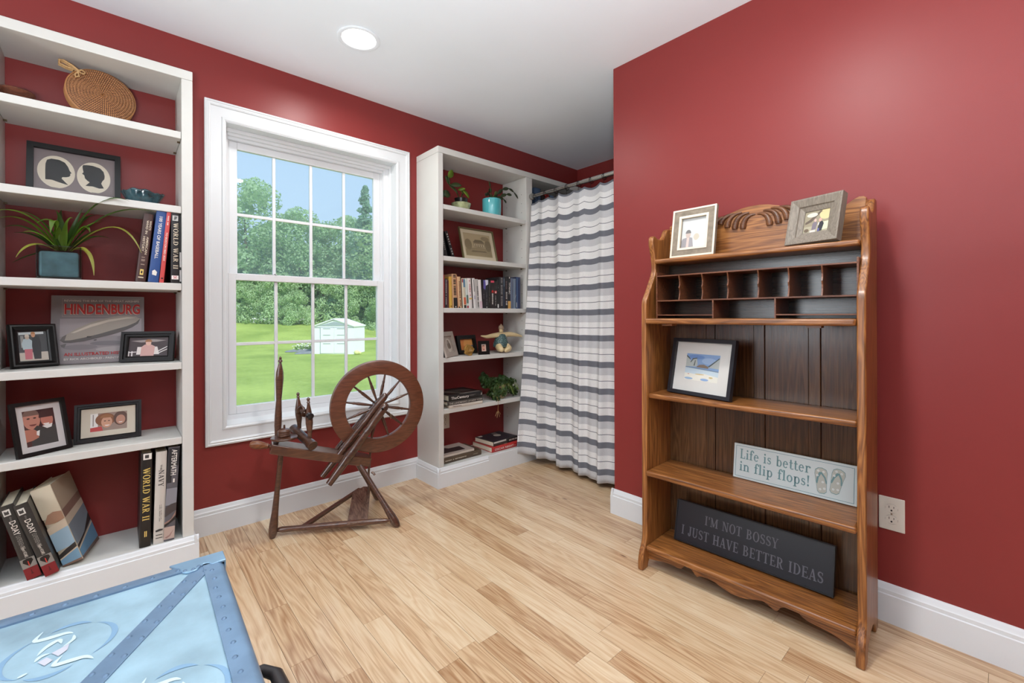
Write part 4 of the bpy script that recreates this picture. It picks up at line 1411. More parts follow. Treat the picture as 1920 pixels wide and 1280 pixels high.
# ------------------------------------------------------------------ picture frames
def frame(label, loc, yaw, w, h, tilt, bar, depth, fm, shapes, base, matw=0.0, matcol=(226, 220, 208), cat='picture frame', name='picture_frame', prof='flat', easel=True, roll=0.0, bar2=None, gl=True, group=None, floor_=None, rough=.55):
    t = thing(name, label, cat, loc, (0, 0, yaw), group)
    ct, st = math.cos(R(tilt)), math.sin(R(tilt))
    M = basis((0, 0, 0), (1, 0, 0), (0, st, ct), (0, -ct, st))       # x right, y up the picture, z towards the viewer
    if roll:
        M = M @ Matrix.Rotation(R(roll), 4, 'Z')
    b = bar
    P = {'flat': [(0, 0), (0, depth), (b, depth), (b, depth * .35), (b + .001, 0)],
         'scoop': [(0, 0), (0, depth * .75), (b * .2, depth), (b * .38, depth), (b * .8, depth * .55), (b, depth * .5), (b, 0)],
         'step': [(0, 0), (0, depth), (b * .45, depth), (b * .5, depth * .7), (b * .8, depth * .7), (b, depth * .5), (b, 0)],
         'slope': [(0, 0), (0, depth), (b * .12, depth), (b * .62, depth * .72), (b * .66, depth * .55), (b, depth * .3), (b, 0)]}[prof]
    mb = MB(M)
    mb2 = MB(M)
    vv, ff = [], []
    for d_, hg in P:
        vv += [(-w / 2 + d_, d_, hg), (w / 2 - d_, d_, hg), (w / 2 - d_, h - d_, hg), (-w / 2 + d_, h - d_, hg)]
    for j in range(len(P) - 1):
        for i in range(4):
            ff.append((j * 4 + i, j * 4 + (i + 1) % 4, (j + 1) * 4 + (i + 1) % 4, (j + 1) * 4 + i))
    mb.add(vv, ff)
    mb.build('frame', fm, t)
    iw, ih = w - 2 * b, h - 2 * b
    z0 = depth * .3
    MB(M).box(-iw / 2 - .002, b - .002, z0 * .2, iw / 2 + .002, h - b + .002, z0 * .6).build('backing', M_BLACKF, t)
    px, py, pw, ph = -iw / 2, b, iw, ih
    if matw:
        mw, mh = (matw, matw) if not isinstance(matw, tuple) else matw
        mo = MB(M)
        for q in ((px, py, px + pw, py + mh), (px, py + ph - mh, px + pw, py + ph), (px, py + mh, px + mw, py + ph - mh), (px + pw - mw, py + mh, px + pw, py + ph - mh)):
            mo.box(q[0], q[1], z0 * .6, q[2], q[3], z0 * .6 + .0012)
        mo.build('mat_board', flat(matcol, .8), t)
        px, py, pw, ph = px + mw, py + mh, pw - 2 * mw, ph - 2 * mh
    drawing(t, 'picture', M @ Matrix.Translation((px, py, z0 * .6)), pw, ph, shapes, base, rough=rough, d0=.0002)
    if gl:
        MB(M).poly([(-iw / 2, b, z0 + .0022), (iw / 2, b, z0 + .0022), (iw / 2, h - b, z0 + .0022), (-iw / 2, h - b, z0 + .0022)]).build('glass_pane', M_PICGL, t, recalc=False)
    if easel and tilt > 4:
        top = M @ Vector((0, h * .7, 0))
        ex = top.y + h * .22
        MB().add([(-.02, top.y, top.z), (.02, top.y, top.z), (.028, ex, .0005), (-.028, ex, .0005), (-.02, top.y + .003, top.z), (.02, top.y + .003, top.z), (.028, ex + .003, .0005), (-.028, ex + .003, .0005)],
                 [(0, 1, 2, 3), (7, 6, 5, 4), (0, 4, 5, 1), (1, 5, 6, 2), (2, 6, 7, 3), (3, 7, 4, 0)]).build('easel_back', M_BLACKF, t)
    return t


def person(cx, top, hw, skin, hair, cloth, bottom=0, sh=1.9, asp=1.0):
    """head and shoulders, for a small print"""
    hh = hw * 1.28 * asp
    cy = top - hh
    return [(cloth, [(cx - hw * sh, bottom), (cx + hw * sh, bottom), (cx + hw * sh * .96, cy - hh * 1.25), (cx + hw * .5, cy - hh * .95), (cx - hw * .5, cy - hh * .95), (cx - hw * sh * .96, cy - hh * 1.25)]),
            (hair, oval(cx, cy + hh * .12, hw * 1.12, hh * 1.08)), (skin, oval(cx, cy - hh * .08, hw * .88, hh * .92)), (hair, arc(cx, cy + hh * .3, hw * .95, hh * .7, 10, 170, 10)),
            ((70, 50, 45), oval(cx - hw * .35, cy + hh * .02, hw * .12, hh * .06, 8)), ((70, 50, 45), oval(cx + hw * .35, cy + hh * .02, hw * .12, hh * .06, 8)),
            ((150, 70, 66), arc(cx, cy - hh * .38, hw * .34, hh * .2, 190, 350, 8))]


S4, S5, S3, S2, S1 = B1Z[3], B1Z[4], B1Z[2], B1Z[1], B1Z[0]
# couple, second shelf from below
frame('black frame tilted at the left holding a close-up of a smiling couple', (-.208, 2.462, S5), R(31), .160, .204, 15, .013, .016, M_BLACKF,
      [((60, 24, 24), [(.45, .5), (1, .5), (1, 1), (.45, 1)]), ((190, 130, 112), oval(.26, .74, .27, .28)), ((120, 92, 82), arc(.26, .84, .26, .2, 5, 175)), ((190, 122, 104), oval(.74, .70, .2, .22)), ((66, 34, 30), arc(.76, .76, .27, .22, 0, 180)),
       ((64, 62, 60), [(.15, .0), (1, 0), (1, .52), (.62, .46), (.4, .56), (.2, .42)]), ((230, 228, 224), [(.55, .52), (.9, .56), (.85, .46), (.7, .44)]), ((184, 118, 98), [(.0, .14), (.0, .48), (.3, .46), (.42, .36), (.4, .22), (.2, .16)]),
       ((228, 226, 222), [(.36, .4), (.46, .42), (.42, .26), (.34, .3)]), ((120, 60, 54), arc(.28, .62, .12, .06, 190, 350)), ((236, 226, 220), arc(.7, .6, .1, .07, 190, 350)), ((60, 44, 40), oval(.16, .78, .05, .02)), ((60, 44, 40), oval(.36, .78, .05, .02))],
      (78, 44, 40), .021, (206, 200, 198))
frame('wide black frame at the right holding a photo of two smiling women', (-.026, 2.540, S5), R(-2), .212, .158, 14, .020, .018, M_BLACKF,
      [((226, 222, 216), [(0, .2), (.2, .2), (.2, 1), (0, 1)]), ((150, 140, 132), [(.06, .3), (.09, .3), (.09, .95), (.06, .95)]), ((176, 60, 58), [(0, 0), (.34, 0), (.3, .26), (0, .22)]), ((132, 84, 54), oval(.4, .62, .27, .36)), ((200, 150, 122), oval(.44, .48, .15, .32)), ((150, 100, 62), arc(.43, .72, .17, .2, 0, 180)),
       ((92, 66, 54), oval(.82, .62, .2, .4)), ((184, 134, 112), oval(.82, .54, .13, .27)), ((240, 232, 226), arc(.45, .32, .07, .06, 190, 350)), ((240, 232, 226), arc(.82, .42, .06, .05, 190, 350)), ((60, 46, 40), oval(.39, .54, .03, .025)), ((60, 46, 40), oval(.5, .54, .03, .025))],
      (150, 128, 116), (.028, .022), (204, 194, 176), prof='step')
# two people standing, third shelf from below
frame('small black stepped frame with a photo of two people standing together', (-.240, 2.547, S4), R(21), .134, .172, 15, .026, .022, M_BLACKF,
      [((70, 72, 74), [(0, .3), (1, .3), (1, 1), (0, 1)]), ((206, 214, 214), [(.05, .88), (.9, .9), (.9, .98), (.05, .96)]), ((200, 190, 176), [(0, 0), (1, 0), (1, .3), (0, .28)]), ((150, 150, 146), [(.1, .45), (.2, .45), (.2, .85), (.1, .85)]),
       ((180, 196, 200), [(.16, .38), (.48, .38), (.5, .66), (.38, .76), (.2, .74), (.12, .58)]), ((198, 110, 120), [(.2, .06), (.44, .06), (.47, .4), (.2, .4)]), ((200, 180, 160), oval(.32, .8, .07, .08)), ((214, 204, 190), arc(.32, .82, .08, .08, 0, 180)),
       ((40, 42, 46), [(.5, .06), (.74, .06), (.78, .6), (.72, .84), (.5, .82), (.46, .5)]), ((206, 152, 116), oval(.53, .87, .07, .08)), ((190, 130, 80), arc(.53, .9, .08, .08, 0, 180))], (110, 112, 112), prof='scoop')
frame('wide black frame with a photo of a woman in a white garden chair', (.102, 2.522, S4), R(-20), .190, .132, 12, .024, .022, M_BLACKF,
      [((150, 140, 136), [(.05, .82), (.6, .9), (.95, .84), (.7, .76), (.3, .74)]), ((220, 210, 204), [(.2, .1), (.78, .1), (.72, .5), (.22, .5)]), ((200, 158, 150), [(.3, .02), (.64, .02), (.66, .52), (.56, .62), (.4, .62), (.32, .5)]), ((214, 174, 156), oval(.49, .7, .07, .13)), ((150, 104, 70), arc(.49, .76, .09, .14, 0, 180)),
       ((226, 220, 216), [(.0, .02), (.03, .02), (.03, .28), (.0, .28)]), ((226, 220, 216), [(.08, .02), (.11, .02), (.11, .28), (.08, .28)]), ((226, 220, 216), [(.0, .24), (.2, .26), (.2, .22), (.0, .2)]), ((226, 220, 216), [(.7, .18), (.98, .48), (.98, .52), (.7, .24)]), ((226, 220, 216), [(.72, .1), (.98, .34), (.98, .38), (.72, .15)])],
      (66, 56, 58), prof='step')
# two silhouettes
sl_, sr_ = (.265, .53), (.727, .52)


def silh(pts, c0, c):
    return [(c[0] + (x - c0[0]) / 480, c[1] + (c0[1] - y) / 280) for x, y in pts]


frame('black frame with two facing cut-paper silhouettes on white ovals', (-.127, 2.605, S2), 0, .282, .230, 8, .019, .018, M_BLACKF,
      [((214, 204, 184), oval(*sl_, .225, .36, 36)), ((214, 204, 184), oval(*sr_, .215, .355, 36)),
       ((38, 38, 38), silh([(268, 1098), (267, 1040), (268, 1000), (276, 975), (300, 964), (345, 964), (378, 976), (398, 1002), (405, 1022), (418, 1038), (409, 1042), (411, 1052), (403, 1062), (385, 1068), (364, 1070), (360, 1080), (375, 1094), (399, 1116), (345, 1106), (305, 1096)], (330, 1043), sl_)),
       ((38, 38, 38), silh([(500, 1132), (526, 1106), (512, 1097), (497, 1084), (494, 1066), (479, 1056), (489, 1046), (484, 1028), (482, 1010), (486, 1000), (510, 996), (545, 995), (590, 1004), (612, 1024), (619, 1050), (617, 1072), (605, 1086), (597, 1104), (614, 1133), (585, 1138), (545, 1130)], (552, 1073), sr_)),
       ((120, 116, 108), [(.2, .17), (.29, .165), (.29, .175), (.2, .18)]), ((120, 116, 108), [(.70, .17), (.8, .165), (.8, .175), (.7, .18)])], (124, 112, 112), easel=False)

# second bookcase frames
frame('old engraving of a house in a thin olive frame', (1.918, 2.478, B2Z[1]), 0, .305, .240, 15, .008, .014, mat('olive_frame', (98, 88, 58), .45),
      [((178, 160, 126), [(.0, .0), (1, 0), (1, 1), (0, 1)]), ((150, 134, 102), [(.02, .02), (.98, .02), (.98, .35), (.5, .42), (.02, .3)]), ((140, 124, 96), [(.34, .42), (.74, .42), (.74, .62), (.34, .62)]), ((196, 180, 146), [(.36, .44), (.72, .44), (.72, .56), (.36, .56)]), ((120, 106, 82), [(.32, .62), (.76, .62), (.66, .74), (.42, .74)]),
       ((136, 122, 92), oval(.14, .5, .13, .24)), ((130, 116, 88), oval(.88, .52, .12, .26)), ((146, 130, 100), oval(.8, .82, .16, .1)), ((110, 96, 72), [(.4, .44), (.43, .44), (.43, .54), (.4, .54)]), ((110, 96, 72), [(.48, .44), (.51, .44), (.51, .54), (.48, .54)]), ((110, 96, 72), [(.56, .44), (.59, .44), (.59, .54), (.56, .54)]), ((110, 96, 72), [(.64, .44), (.67, .44), (.67, .54), (.64, .54)]),
       ((120, 106, 80), [(.2, .18), (.8, .2), (.74, .26), (.26, .25)])], (170, 152, 120), .026, (206, 194, 166))
frame('pale grey wooden frame with a small drawing beside the white post', (1.634, 2.425, B2Z[3]), R(28), .160, .168, 16, .03, .012, mat('grey_limed_wood', (162, 150, 140), .6, noise=.06, nscale=30),
      [((206, 198, 186), oval(.5, .45, .34, .42)), ((140, 126, 114), oval(.46, .5, .18, .28)), ((120, 108, 100), oval(.6, .4, .12, .18)), ((170, 158, 146), oval(.4, .62, .08, .1))], (176, 164, 152))
frame('black frame with an orange picture behind the gilt ornament', (1.846, 2.545, B2Z[3]), R(9.5), .186, .130, 12, .026, .02, M_BLACKF,
      [((214, 132, 62), [(0, 0), (1, 0), (1, 1), (0, 1)]), ((226, 160, 88), [(.3, .4), (1, .3), (1, 1), (.4, 1)]), ((90, 110, 150), [(.8, .0), (1, 0), (1, .4), (.9, .45)])], (210, 140, 74))
frame('tiny black frame with a baby picture', (1.893, 2.412, B2Z[3]), R(-14), .082, .094, 8, .022, .012, M_BLACKF,
      [((236, 232, 228), [(-.02, .9), (1.02, .9), (1.02, 1), (-.02, 1)]), ((214, 160, 140), oval(.5, .5, .3, .36)), ((176, 90, 80), oval(.55, .25, .16, .1)), ((120, 80, 66), arc(.5, .7, .26, .16, 0, 180))], (222, 190, 172))

# hutch pictures
M_BARN = mat('grey_barn_wood', (134, 122, 106), .7, noise=.25, nscale=40)
M_IVORY = mat('ivory_frame', (226, 214, 194), .5)


def on_hutch(s, d, z):
    p = hp(s, d, z)
    return (p.x, p.y, p.z)


wf = frame('ivory and barn-wood frame with a faded couple photo at the left of the hutch top', on_hutch(.595, .162, 1.3325), HROT + R(-2), .190, .214, 10, .040, .016, M_BARN,
           [((206, 208, 206), [(0, .45), (1, .45), (1, 1), (0, 1)]), ((156, 152, 154), [(0, 0), (.5, 0), (.44, .34), (.3, .38), (.06, .34), (0, .26)]), ((214, 192, 184), [(.2, .0), (.3, 0), (.32, .36), (.22, .36)]), ((198, 180, 170), oval(.27, .46, .1, .11)), ((120, 116, 114), arc(.27, .5, .11, .12, 0, 180)),
            ((232, 230, 228), [(.5, 0), (1, 0), (1, .42), (.78, .36), (.6, .24)]), ((200, 190, 172), oval(.6, .36, .11, .11)), ((236, 235, 232), oval(.86, .54, .2, .09))], (212, 212, 208))
ct, st = math.cos(R(10)), math.sin(R(10))
Mx = basis((0, 0, 0), (1, 0, 0), (0, st, ct), (0, -ct, st))
for a_, b_ in ((0, .0075), (.031, .0405)):
    mb = MB(Mx)
    vv, ff = [], []
    for d_, hg in ((a_, .010), (a_, .0185), (b_, .0185), (b_, .010)):
        vv += [(-.095 + d_, d_, hg), (.095 - d_, d_, hg), (.095 - d_, .214 - d_, hg), (-.095 + d_, .214 - d_, hg)]
    for j in range(3):
        for i in range(4):
            ff.append((j * 4 + i, j * 4 + (i + 1) % 4, (j + 1) * 4 + (i + 1) % 4, (j + 1) * 4 + i))
    mb.add(vv, ff)
    mb.build('ivory_edge', M_IVORY, wf)
frame('wide grey wooden frame with an outdoor group photo at the right of the hutch top', on_hutch(.158, .150, 1.3325), HROT + R(-17), .172, .172, 15, .045, .03, wood('grey_wash_wood', (84, 76, 66), (120, 110, 98), (144, 134, 120), 'Z', 30, .1, .6),
      [((150, 140, 116), [(0, .3), (1, .3), (1, 1), (0, 1)]), ((206, 190, 140), oval(.85, .8, .25, .25)), ((96, 82, 70), [(.05, .4), (.3, .5), (.7, .95), (.62, .98), (.2, .6), (.04, .5)]), ((206, 204, 190), oval(.3, .82, .22, .1)), ((214, 220, 178), [(.6, .05), (1, .1), (1, .45), (.7, .42)]), ((200, 196, 188), [(.28, 0), (.5, 0), (.5, .12), (.28, .1)]),
       ((120, 110, 120), [(.34, .12), (.52, .14), (.54, .44), (.44, .5), (.36, .42)]), ((206, 170, 160), oval(.46, .55, .05, .07)), ((40, 40, 46), [(.58, .02), (.76, .04), (.82, .36), (.74, .48), (.62, .42)]), ((210, 160, 146), oval(.66, .54, .06, .08)), ((90, 90, 150), [(.6, .02), (.66, .02), (.66, .16), (.6, .16)]), ((236, 230, 224), [(.58, .3), (.62, .3), (.64, .44), (.6, .42)]),
       ((108, 92, 74), oval(.14, .12, .1, .08))], (170, 162, 138), prof='slope')
frame('black frame with a matted watercolour of snowy cliffs and surf', on_hutch(.556, .128, .750), HROT + R(-12), .288, .238, 12, .015, .02, mat('blue_black_frame', (34, 36, 42), .3),
      [((134, 164, 204), [(0, .45), (1, .4), (1, 1), (0, 1)]), ((160, 184, 214), oval(.7, .75, .22, .12)), ((110, 144, 196), oval(.3, .88, .25, .08)), ((184, 190, 184), [(0, .5), (0, .92), (.1, .8), (.14, .72), (.2, .82), (.32, .84), (.36, .62), (.34, .52)]), ((86, 92, 90), [(0, .94), (.13, .80), (.12, .77), (0, .88)]), ((86, 92, 90), [(.13, .68), (.2, .83), (.33, .86), (.33, .82), (.22, .79), (.15, .66)]),
       ((100, 104, 98), [(.24, .55), (.27, .76), (.29, .76), (.28, .55)]), ((184, 190, 186), [(.68, .52), (1, .92), (1, .5)]), ((88, 96, 96), [(.66, .54), (.98, .90), (1, .88), (.72, .54)]), ((136, 118, 102), [(.34, .52), (.42, .6), (.55, .62), (.68, .56), (.7, .48), (.34, .5)]), ((120, 140, 160), [(0, .50), (1, .42), (1, .36), (0, .46)]), ((196, 212, 220), [(0, .2), (1, .14), (1, .38), (0, .47)]),
       ((228, 226, 214), [(0, 0), (1, 0), (1, .2), (.6, .28), (.3, .24), (0, .26)]), ((214, 196, 150), oval(.46, .24, .14, .025)), ((204, 186, 130), oval(.8, .16, .06, .03)), ((142, 172, 210), oval(.62, .06, .12, .045)), ((150, 178, 206), oval(.14, .06, .13, .04)), ((206, 130, 120), oval(.12, .22, .03, .012))],
      (206, 212, 214), (.052, .048), (216, 214, 208))


# ------------------------------------------------------------------ lettered signs on the hutch
def sign(label, loc, yaw, w, h, tilt, th, body, parts):
    t = thing('sign', label, 'sign', loc, (0, 0, yaw))
    ct, st = math.cos(R(tilt)), math.sin(R(tilt))
    M = basis((0, 0, 0), (1, 0, 0), (0, st, ct), (0, -ct, st))
    MB(M).box(-w / 2, 0, 0, w / 2, h, th).build('board', body, t, bevel=.0015)
    F = M @ Matrix.Translation((-w / 2, 0, th))
    parts(t, F)
    return t


def flip_parts(t, F):
    w, h = .408, .137
    teal, grey, sand = (112, 150, 152), (158, 166, 164), (186, 188, 176)
    mb = MB(F)
    for x0, y0, x1, y1 in ((.008, .008, .400, .0095), (.008, .1275, .400, .129), (.008, .0095, .0095, .1275), (.3985, .0095, .400, .1275)):
        mb.poly([(x0, y0, .0006), (x1, y0, .0006), (x1, y1, .0006), (x0, y1, .0006)])
    mb.build('border_line', flat((96, 140, 150)), t, recalc=False)
    mb = MB(F)
    put_serif(mb, 'Life is better', .024, .079, .245, .039)
    mb.build('lettering', flat(teal), t, recalc=False)
    mb = MB(F)
    put_serif(mb, 'in flip flops!', .024, .031, .245, .039)
    mb.build('lettering', flat(teal), t, recalc=False)
    for cx, cy, rot in ((.304, .062, 4), (.350, .070, -10)):
        c, s = math.cos(R(rot)), math.sin(R(rot))

        def q(pts):
            return [((cx + a * c - b * s), (cy + a * s + b * c)) for a, b in pts]
        sole = [(-.014, -.036), (-.008, -.043), (.006, -.043), (.013, -.036), (.0145, -.015), (.0165, .01), (.019, .026), (.016, .038), (.004, .044), (-.008, .043), (-.017, .036), (-.019, .022), (-.017, 0), (-.015, -.02)]
        sh = [(teal, q([(a * 1.07, b * 1.05) for a, b in sole])), (sand, q(sole)), (teal, q([(-.0175, -.008), (-.013, -.012), (-.008, .01), (.0, .024), (.009, .01), (.013, -.010), (.017, -.006), (.013, .014), (.002, .031), (-.006, .029), (-.014, .012)]))]
        for a, b in ((-.008, .034), (.008, .032), (.004, -.004), (-.005, -.030), (.008, -.026), (-.011, .018)):
            for k in range(5):
                sh.append(((222, 226, 222), q(oval(a + .0025 * math.cos(R(72 * k)), b + .0025 * math.sin(R(72 * k)), .0017, .0017, 7))))
        drawing(t, 'painted_sandal', F, 1, 1, sh, d0=.0005)


sign('white wooden sign reading Life is better in flip flops on the hutch', on_hutch(.252, .228, .4205), HROT + R(-1), .408, .137, 8, .010, mat('whitewashed_board', (206, 216, 214), .35), flip_parts)


def boss_parts(t, F):
    mb = MB(F)
    put_serif(mb, "I'M NOT BOSSY", .125, .097, .275, .036)
    mb.build('lettering', flat((104, 104, 112)), t, recalc=False)
    mb = MB(F)
    put_serif(mb, 'I JUST HAVE BETTER IDEAS', .030, .032, .515, .038)
    mb.build('lettering', flat((104, 104, 112)), t, recalc=False)
    mb = MB(F)
    for x0, y0, x1, y1 in ((0, 0, .575, .005), (0, .163, .575, .168), (0, .005, .005, .163), (.570, .005, .575, .163)):
        mb.box(x0, y0, 0, x1, y1, .003)
    mb.build('rim', mat('sign_rim', (22, 22, 24), .4), t)


sign("black sign reading I'M NOT BOSSY I JUST HAVE BETTER IDEAS at the hutch foot", on_hutch(.394, .186, .1005), HROT, .575, .168, 13, .024, mat('black_sign_paint', (33, 34, 41), .35), boss_parts)


# ------------------------------------------------------------------ books
def book(label, w, d, h, col, loc, lean=0.0, yaw=0.0, marks=(), pages=True, group=None, rough=.4, cover2=None, right_pivot=None, soft=False):
    """upright book, spine to the front; loc = the bottom front corner it stands on; marks = fn(mb_by_colour) list on the spine"""
    t = thing('book', label, 'book', loc, (0, R(lean), yaw), group)
    rp = lean > 0 if right_pivot is None else right_pivot
    ox = -w if rp else 0
    th = min(.0028, w * .16)
    m = flat(col, rough)
    bulge = min(.004, w * .12)
    sp = [(0, .003), (0, d), (th, d), (th, .006), (w - th, .006), (w - th, d), (w, d), (w, .003), (w * .85, .003 - bulge * .6), (w * .5, .003 - bulge), (w * .15, .003 - bulge * .6)]
    MB().prism([(ox + a, b) for a, b in sp], 0, h, lambda a, b, n: (a, b, n)).build('cover', m, t)
    if pages:
        g = .0 if soft else .004
        MB().box(ox + th, .006, g, ox + w - th, d - (.001 if soft else .004), h - g - .0004).build('pages', M_PAGES, t, recalc=False)
    if marks:
        # spine plane: u across the spine left to right, v up; slightly proud
        F = basis((ox, .003 - bulge - .0002, 0), (1, 0, 0), (0, 0, 1), (0, -1, 0))
        byc = {}
        for mk in marks:
            byc.setdefault(mk[0], []).append(mk[1:])
        lay = 0
        for c, items in byc.items():
            mb = MB(F)
            for it in items:
                if it[0] == 'rect':
                    _, x0, y0, x1, y1 = it
                    mb.poly([(x0 * w, y0 * h, .0001 + lay), (x1 * w, y0 * h, .0001 + lay), (x1 * w, y1 * h, .0001 + lay), (x0 * w, y1 * h, .0001 + lay)])
                elif it[0] == 'poly':
                    mb.poly([(a * w, b * h, .0001 + lay) for a, b in it[1]])
                elif it[0] in ('down', 'sdown'):        # text reading downwards: from v1 (top) to v0
                    _, txt, x0, x1, v1, v0 = it
                    G = F @ basis((x0 * w, v1 * h, 0), (0, -1, 0), (1, 0, 0), (0, 0, 1))
                    m2 = MB(G)
                    if it[0] == 'down':
                        put_text(m2, txt, 0, 0, (v1 - v0) * h, (x1 - x0) * w, .0003 + lay)
                    else:
                        put_serif(m2, txt, 0, 0, (v1 - v0) * h, (x1 - x0) * w, .0003 + lay)
                    mb.v, mb.f, mb.mi = mb.v, mb.f, mb.mi
                    o_ = len(mb.v)
                    mb.v += m2.v
                    mb.f += [[i + o_ for i in f_] for f_ in m2.f]
                    mb.mi += [0] * len(m2.f)
                elif it[0] == 'flat':                    # text on a lying book: runs along v, letters upright when lying
                    _, txt, x0, x1, v0, v1 = it
                    G = F @ basis((x1 * w, v0 * h, 0), (0, 1, 0), (-1, 0, 0), (0, 0, 1))
                    m2 = MB(G)
                    put_text(m2, txt, 0, 0, (v1 - v0) * h, (x1 - x0) * w, .0003 + lay)
                    o_ = len(mb.v)
                    mb.v += m2.v
                    mb.f += [[i + o_ for i in f_] for f_ in m2.f]
                    mb.mi += [0] * len(m2.f)
            mb.build('spine_print', flat(c, .5), t, recalc=False)
            lay += .00012
    return t


def greek(c, x0, x1, v1, v0, n, seed=0):
    """a row of tiny marks for lettering too small to read, running down the spine"""
    rr = random.Random(seed + n)
    out, st_ = [], (v1 - v0) / n
    for k in range(n):
        if rr.random() < .16:
            continue
        a = v1 - st_ * k
        out.append((c, 'rect', x0, a - st_ * rr.uniform(.5, .75), x1 - rr.uniform(0, .08), a))
    return out


WHT, GLD, CRM = (226, 222, 214), (224, 196, 110), (214, 200, 176)
Y0 = 2.402
# bookcase by the left edge, third shelf: four big reference books and a thin one
book("dark brown reference book with cream lettering about who's who, leaning right", .031, .215, .288, (70, 48, 44), (.0895, Y0, S3), 5.6, 0,
     [(CRM, 'down', "WHO'S", .68, .92, .90, .76), (CRM, 'down', 'WHO IN', .36, .60, .90, .70), (CRM, 'down', 'AMERICAN', .55, .80, .66, .40), (CRM, 'down', 'HISTORY', .20, .44, .66, .44), (GLD, 'rect', .32, .10, .68, .18), ((30, 26, 24), 'rect', .42, .12, .58, .16), (CRM, 'rect', .2, .055, .75, .07)] + greek((160, 140, 124), .3, .7, .36, .24, 7), cover2=1)
book('thick blue book of a century of baseball, leaning right', .0345, .220, .312, (44, 78, 136), (.1325, Y0, S3), 5.6, 0,
     [(WHT, 'down', '100 YEARS OF BASEBALL', .34, .66, .90, .32), (WHT, 'poly', [(.3, .1), (.7, .09), (.75, .14), (.5, .17), (.28, .15)])])
book('thin red book about Boston baseball, leaning right', .0150, .215, .310, (196, 72, 70), (.1502, Y0, S3), 5.0, 0, [(WHT, 'down', 'TO BOSTON RED SOX', .3, .72, .70, .30), ((40, 28, 26), 'rect', .3, .05, .75, .07)] + greek(WHT, .35, .65, .93, .80, 9))
book('thick black World War II book with silver letters, upright', .0285, .230, .304, (26, 25, 26), (.1745, Y0, S3), .4, 0,
     [(CRM, 'sdown', 'WORLD WAR II', .28, .86, .86, .20), ((190, 190, 186), 'rect', .15, .89, .85, .965), ((90, 90, 88), 'poly', [(.3, .9), (.6, .91), (.75, .95), (.4, .955)]), ((232, 224, 220), 'rect', .08, .055, .92, .11), ((190, 60, 60), 'down', 'DK', .3, .7, .105, .06)], right_pivot=False)
book('slim black and white book against the right side of the third shelf', .0068, .200, .296, (40, 38, 38), (.2048, Y0 + .004, S3), 0, 0, [((206, 202, 200), 'rect', .1, .03, .9, .2), ((206, 202, 200), 'rect', .1, .24, .9, .46)])
# bottom shelf, right
book('tall black World War II book with gold letters on the bottom shelf', .0365, .225, .392, (34, 31, 30), (.0675, Y0, .1245), 1.0, 0,
     [(GLD, 'sdown', 'WORLD WAR II', .22, .84, .84, .28), (GLD, 'rect', .42, .11, .5, .17), (GLD, 'rect', .56, .11, .64, .17), (WHT, 'rect', .2, .93, .95, .995), ((60, 56, 54), 'rect', .35, .945, .7, .98)], right_pivot=False)
book('white naval history book standing between the two war books', .0365, .225, .388, (198, 192, 184), (.1125, Y0, .1245), 1.6, 0,
     [((50, 48, 46), 'down', 'THE', .42, .58, .86, .80), ((40, 38, 38), 'sdown', 'NAVY', .3, .78, .80, .62), ((60, 58, 58), 'poly', [(.2, .13), (.8, .14), (.85, .155), (.5, .16), (.15, .15)]), ((70, 68, 66), 'rect', .2, .06, .8, .068), ((70, 68, 66), 'rect', .2, .092, .8, .1)] + greek((120, 116, 112), .45, .55, .42, .24, 16) + greek((120, 116, 112), .6, .7, .42, .24, 16, 3), right_pivot=False)
book('book with a smoky photo spine leaning on the right side of the bottom shelf', .0385, .230, .398, (92, 90, 96), (.1835, Y0, .1245), 3.0, 0,
     [((40, 40, 44), 'rect', .02, .80, .98, .99), ((40, 40, 44), 'rect', .02, .62, .4, .8), (WHT, 'down', 'AFTERMATH', .3, .78, .975, .70), ((132, 132, 140), 'rect', .02, .38, .98, .56), ((70, 62, 62), 'poly', [(.02, .26), (.98, .32), (.98, .4), (.5, .39), (.02, .36)]), ((150, 118, 108), 'poly', [(.02, .2), (.6, .23), (.98, .31), (.98, .27), (.4, .19), (.02, .17)]), ((34, 32, 32), 'poly', [(.02, .15), (.98, .22), (.98, .26), (.4, .2), (.02, .18)]),
      ((182, 160, 150), 'rect', .02, .02, .98, .15), ((150, 116, 110), 'poly', [(.1, .04), (.5, .06), (.9, .12), (.6, .05), (.3, .03)]), (WHT, 'rect', .55, .62, .7, .66)])


def dday(label, loc, lean):
    return book(label, .0375, .205, .292, (52, 50, 48), loc, lean, 0,
                [((206, 204, 198), 'rect', .14, .87, .62, .95), ((60, 58, 56), 'poly', [(.22, .885), (.52, .885), (.52, .935), (.4, .92), (.22, .935)]), ((120, 118, 114), 'down', 'the', .42, .58, .85, .80), ((222, 216, 206), 'down', 'D-DAY', .30, .72, .79, .60),
                 ((128, 124, 118), 'down', 'EXPERIENCE', .36, .68, .59, .40), ((206, 200, 190), 'down', 'Robert HOLMES', .42, .64, .43, .29), ((138, 134, 128), 'rect', .0, .15, 1, .275), ((30, 26, 24), 'poly', [(.5, .165), (.14, .23), (.2, .262), (.5, .272), (.8, .262), (.86, .23)]),
                 ((196, 60, 50), 'poly', [(.46, .17), (.54, .17), (.53, .235), (.47, .235)]), ((124, 28, 34), 'rect', 0, .0, 1, .15), ((80, 20, 24), 'poly', [(.4, .06), (.6, .06), (.54, .08), (.52, .12), (.48, .12), (.46, .08)])])


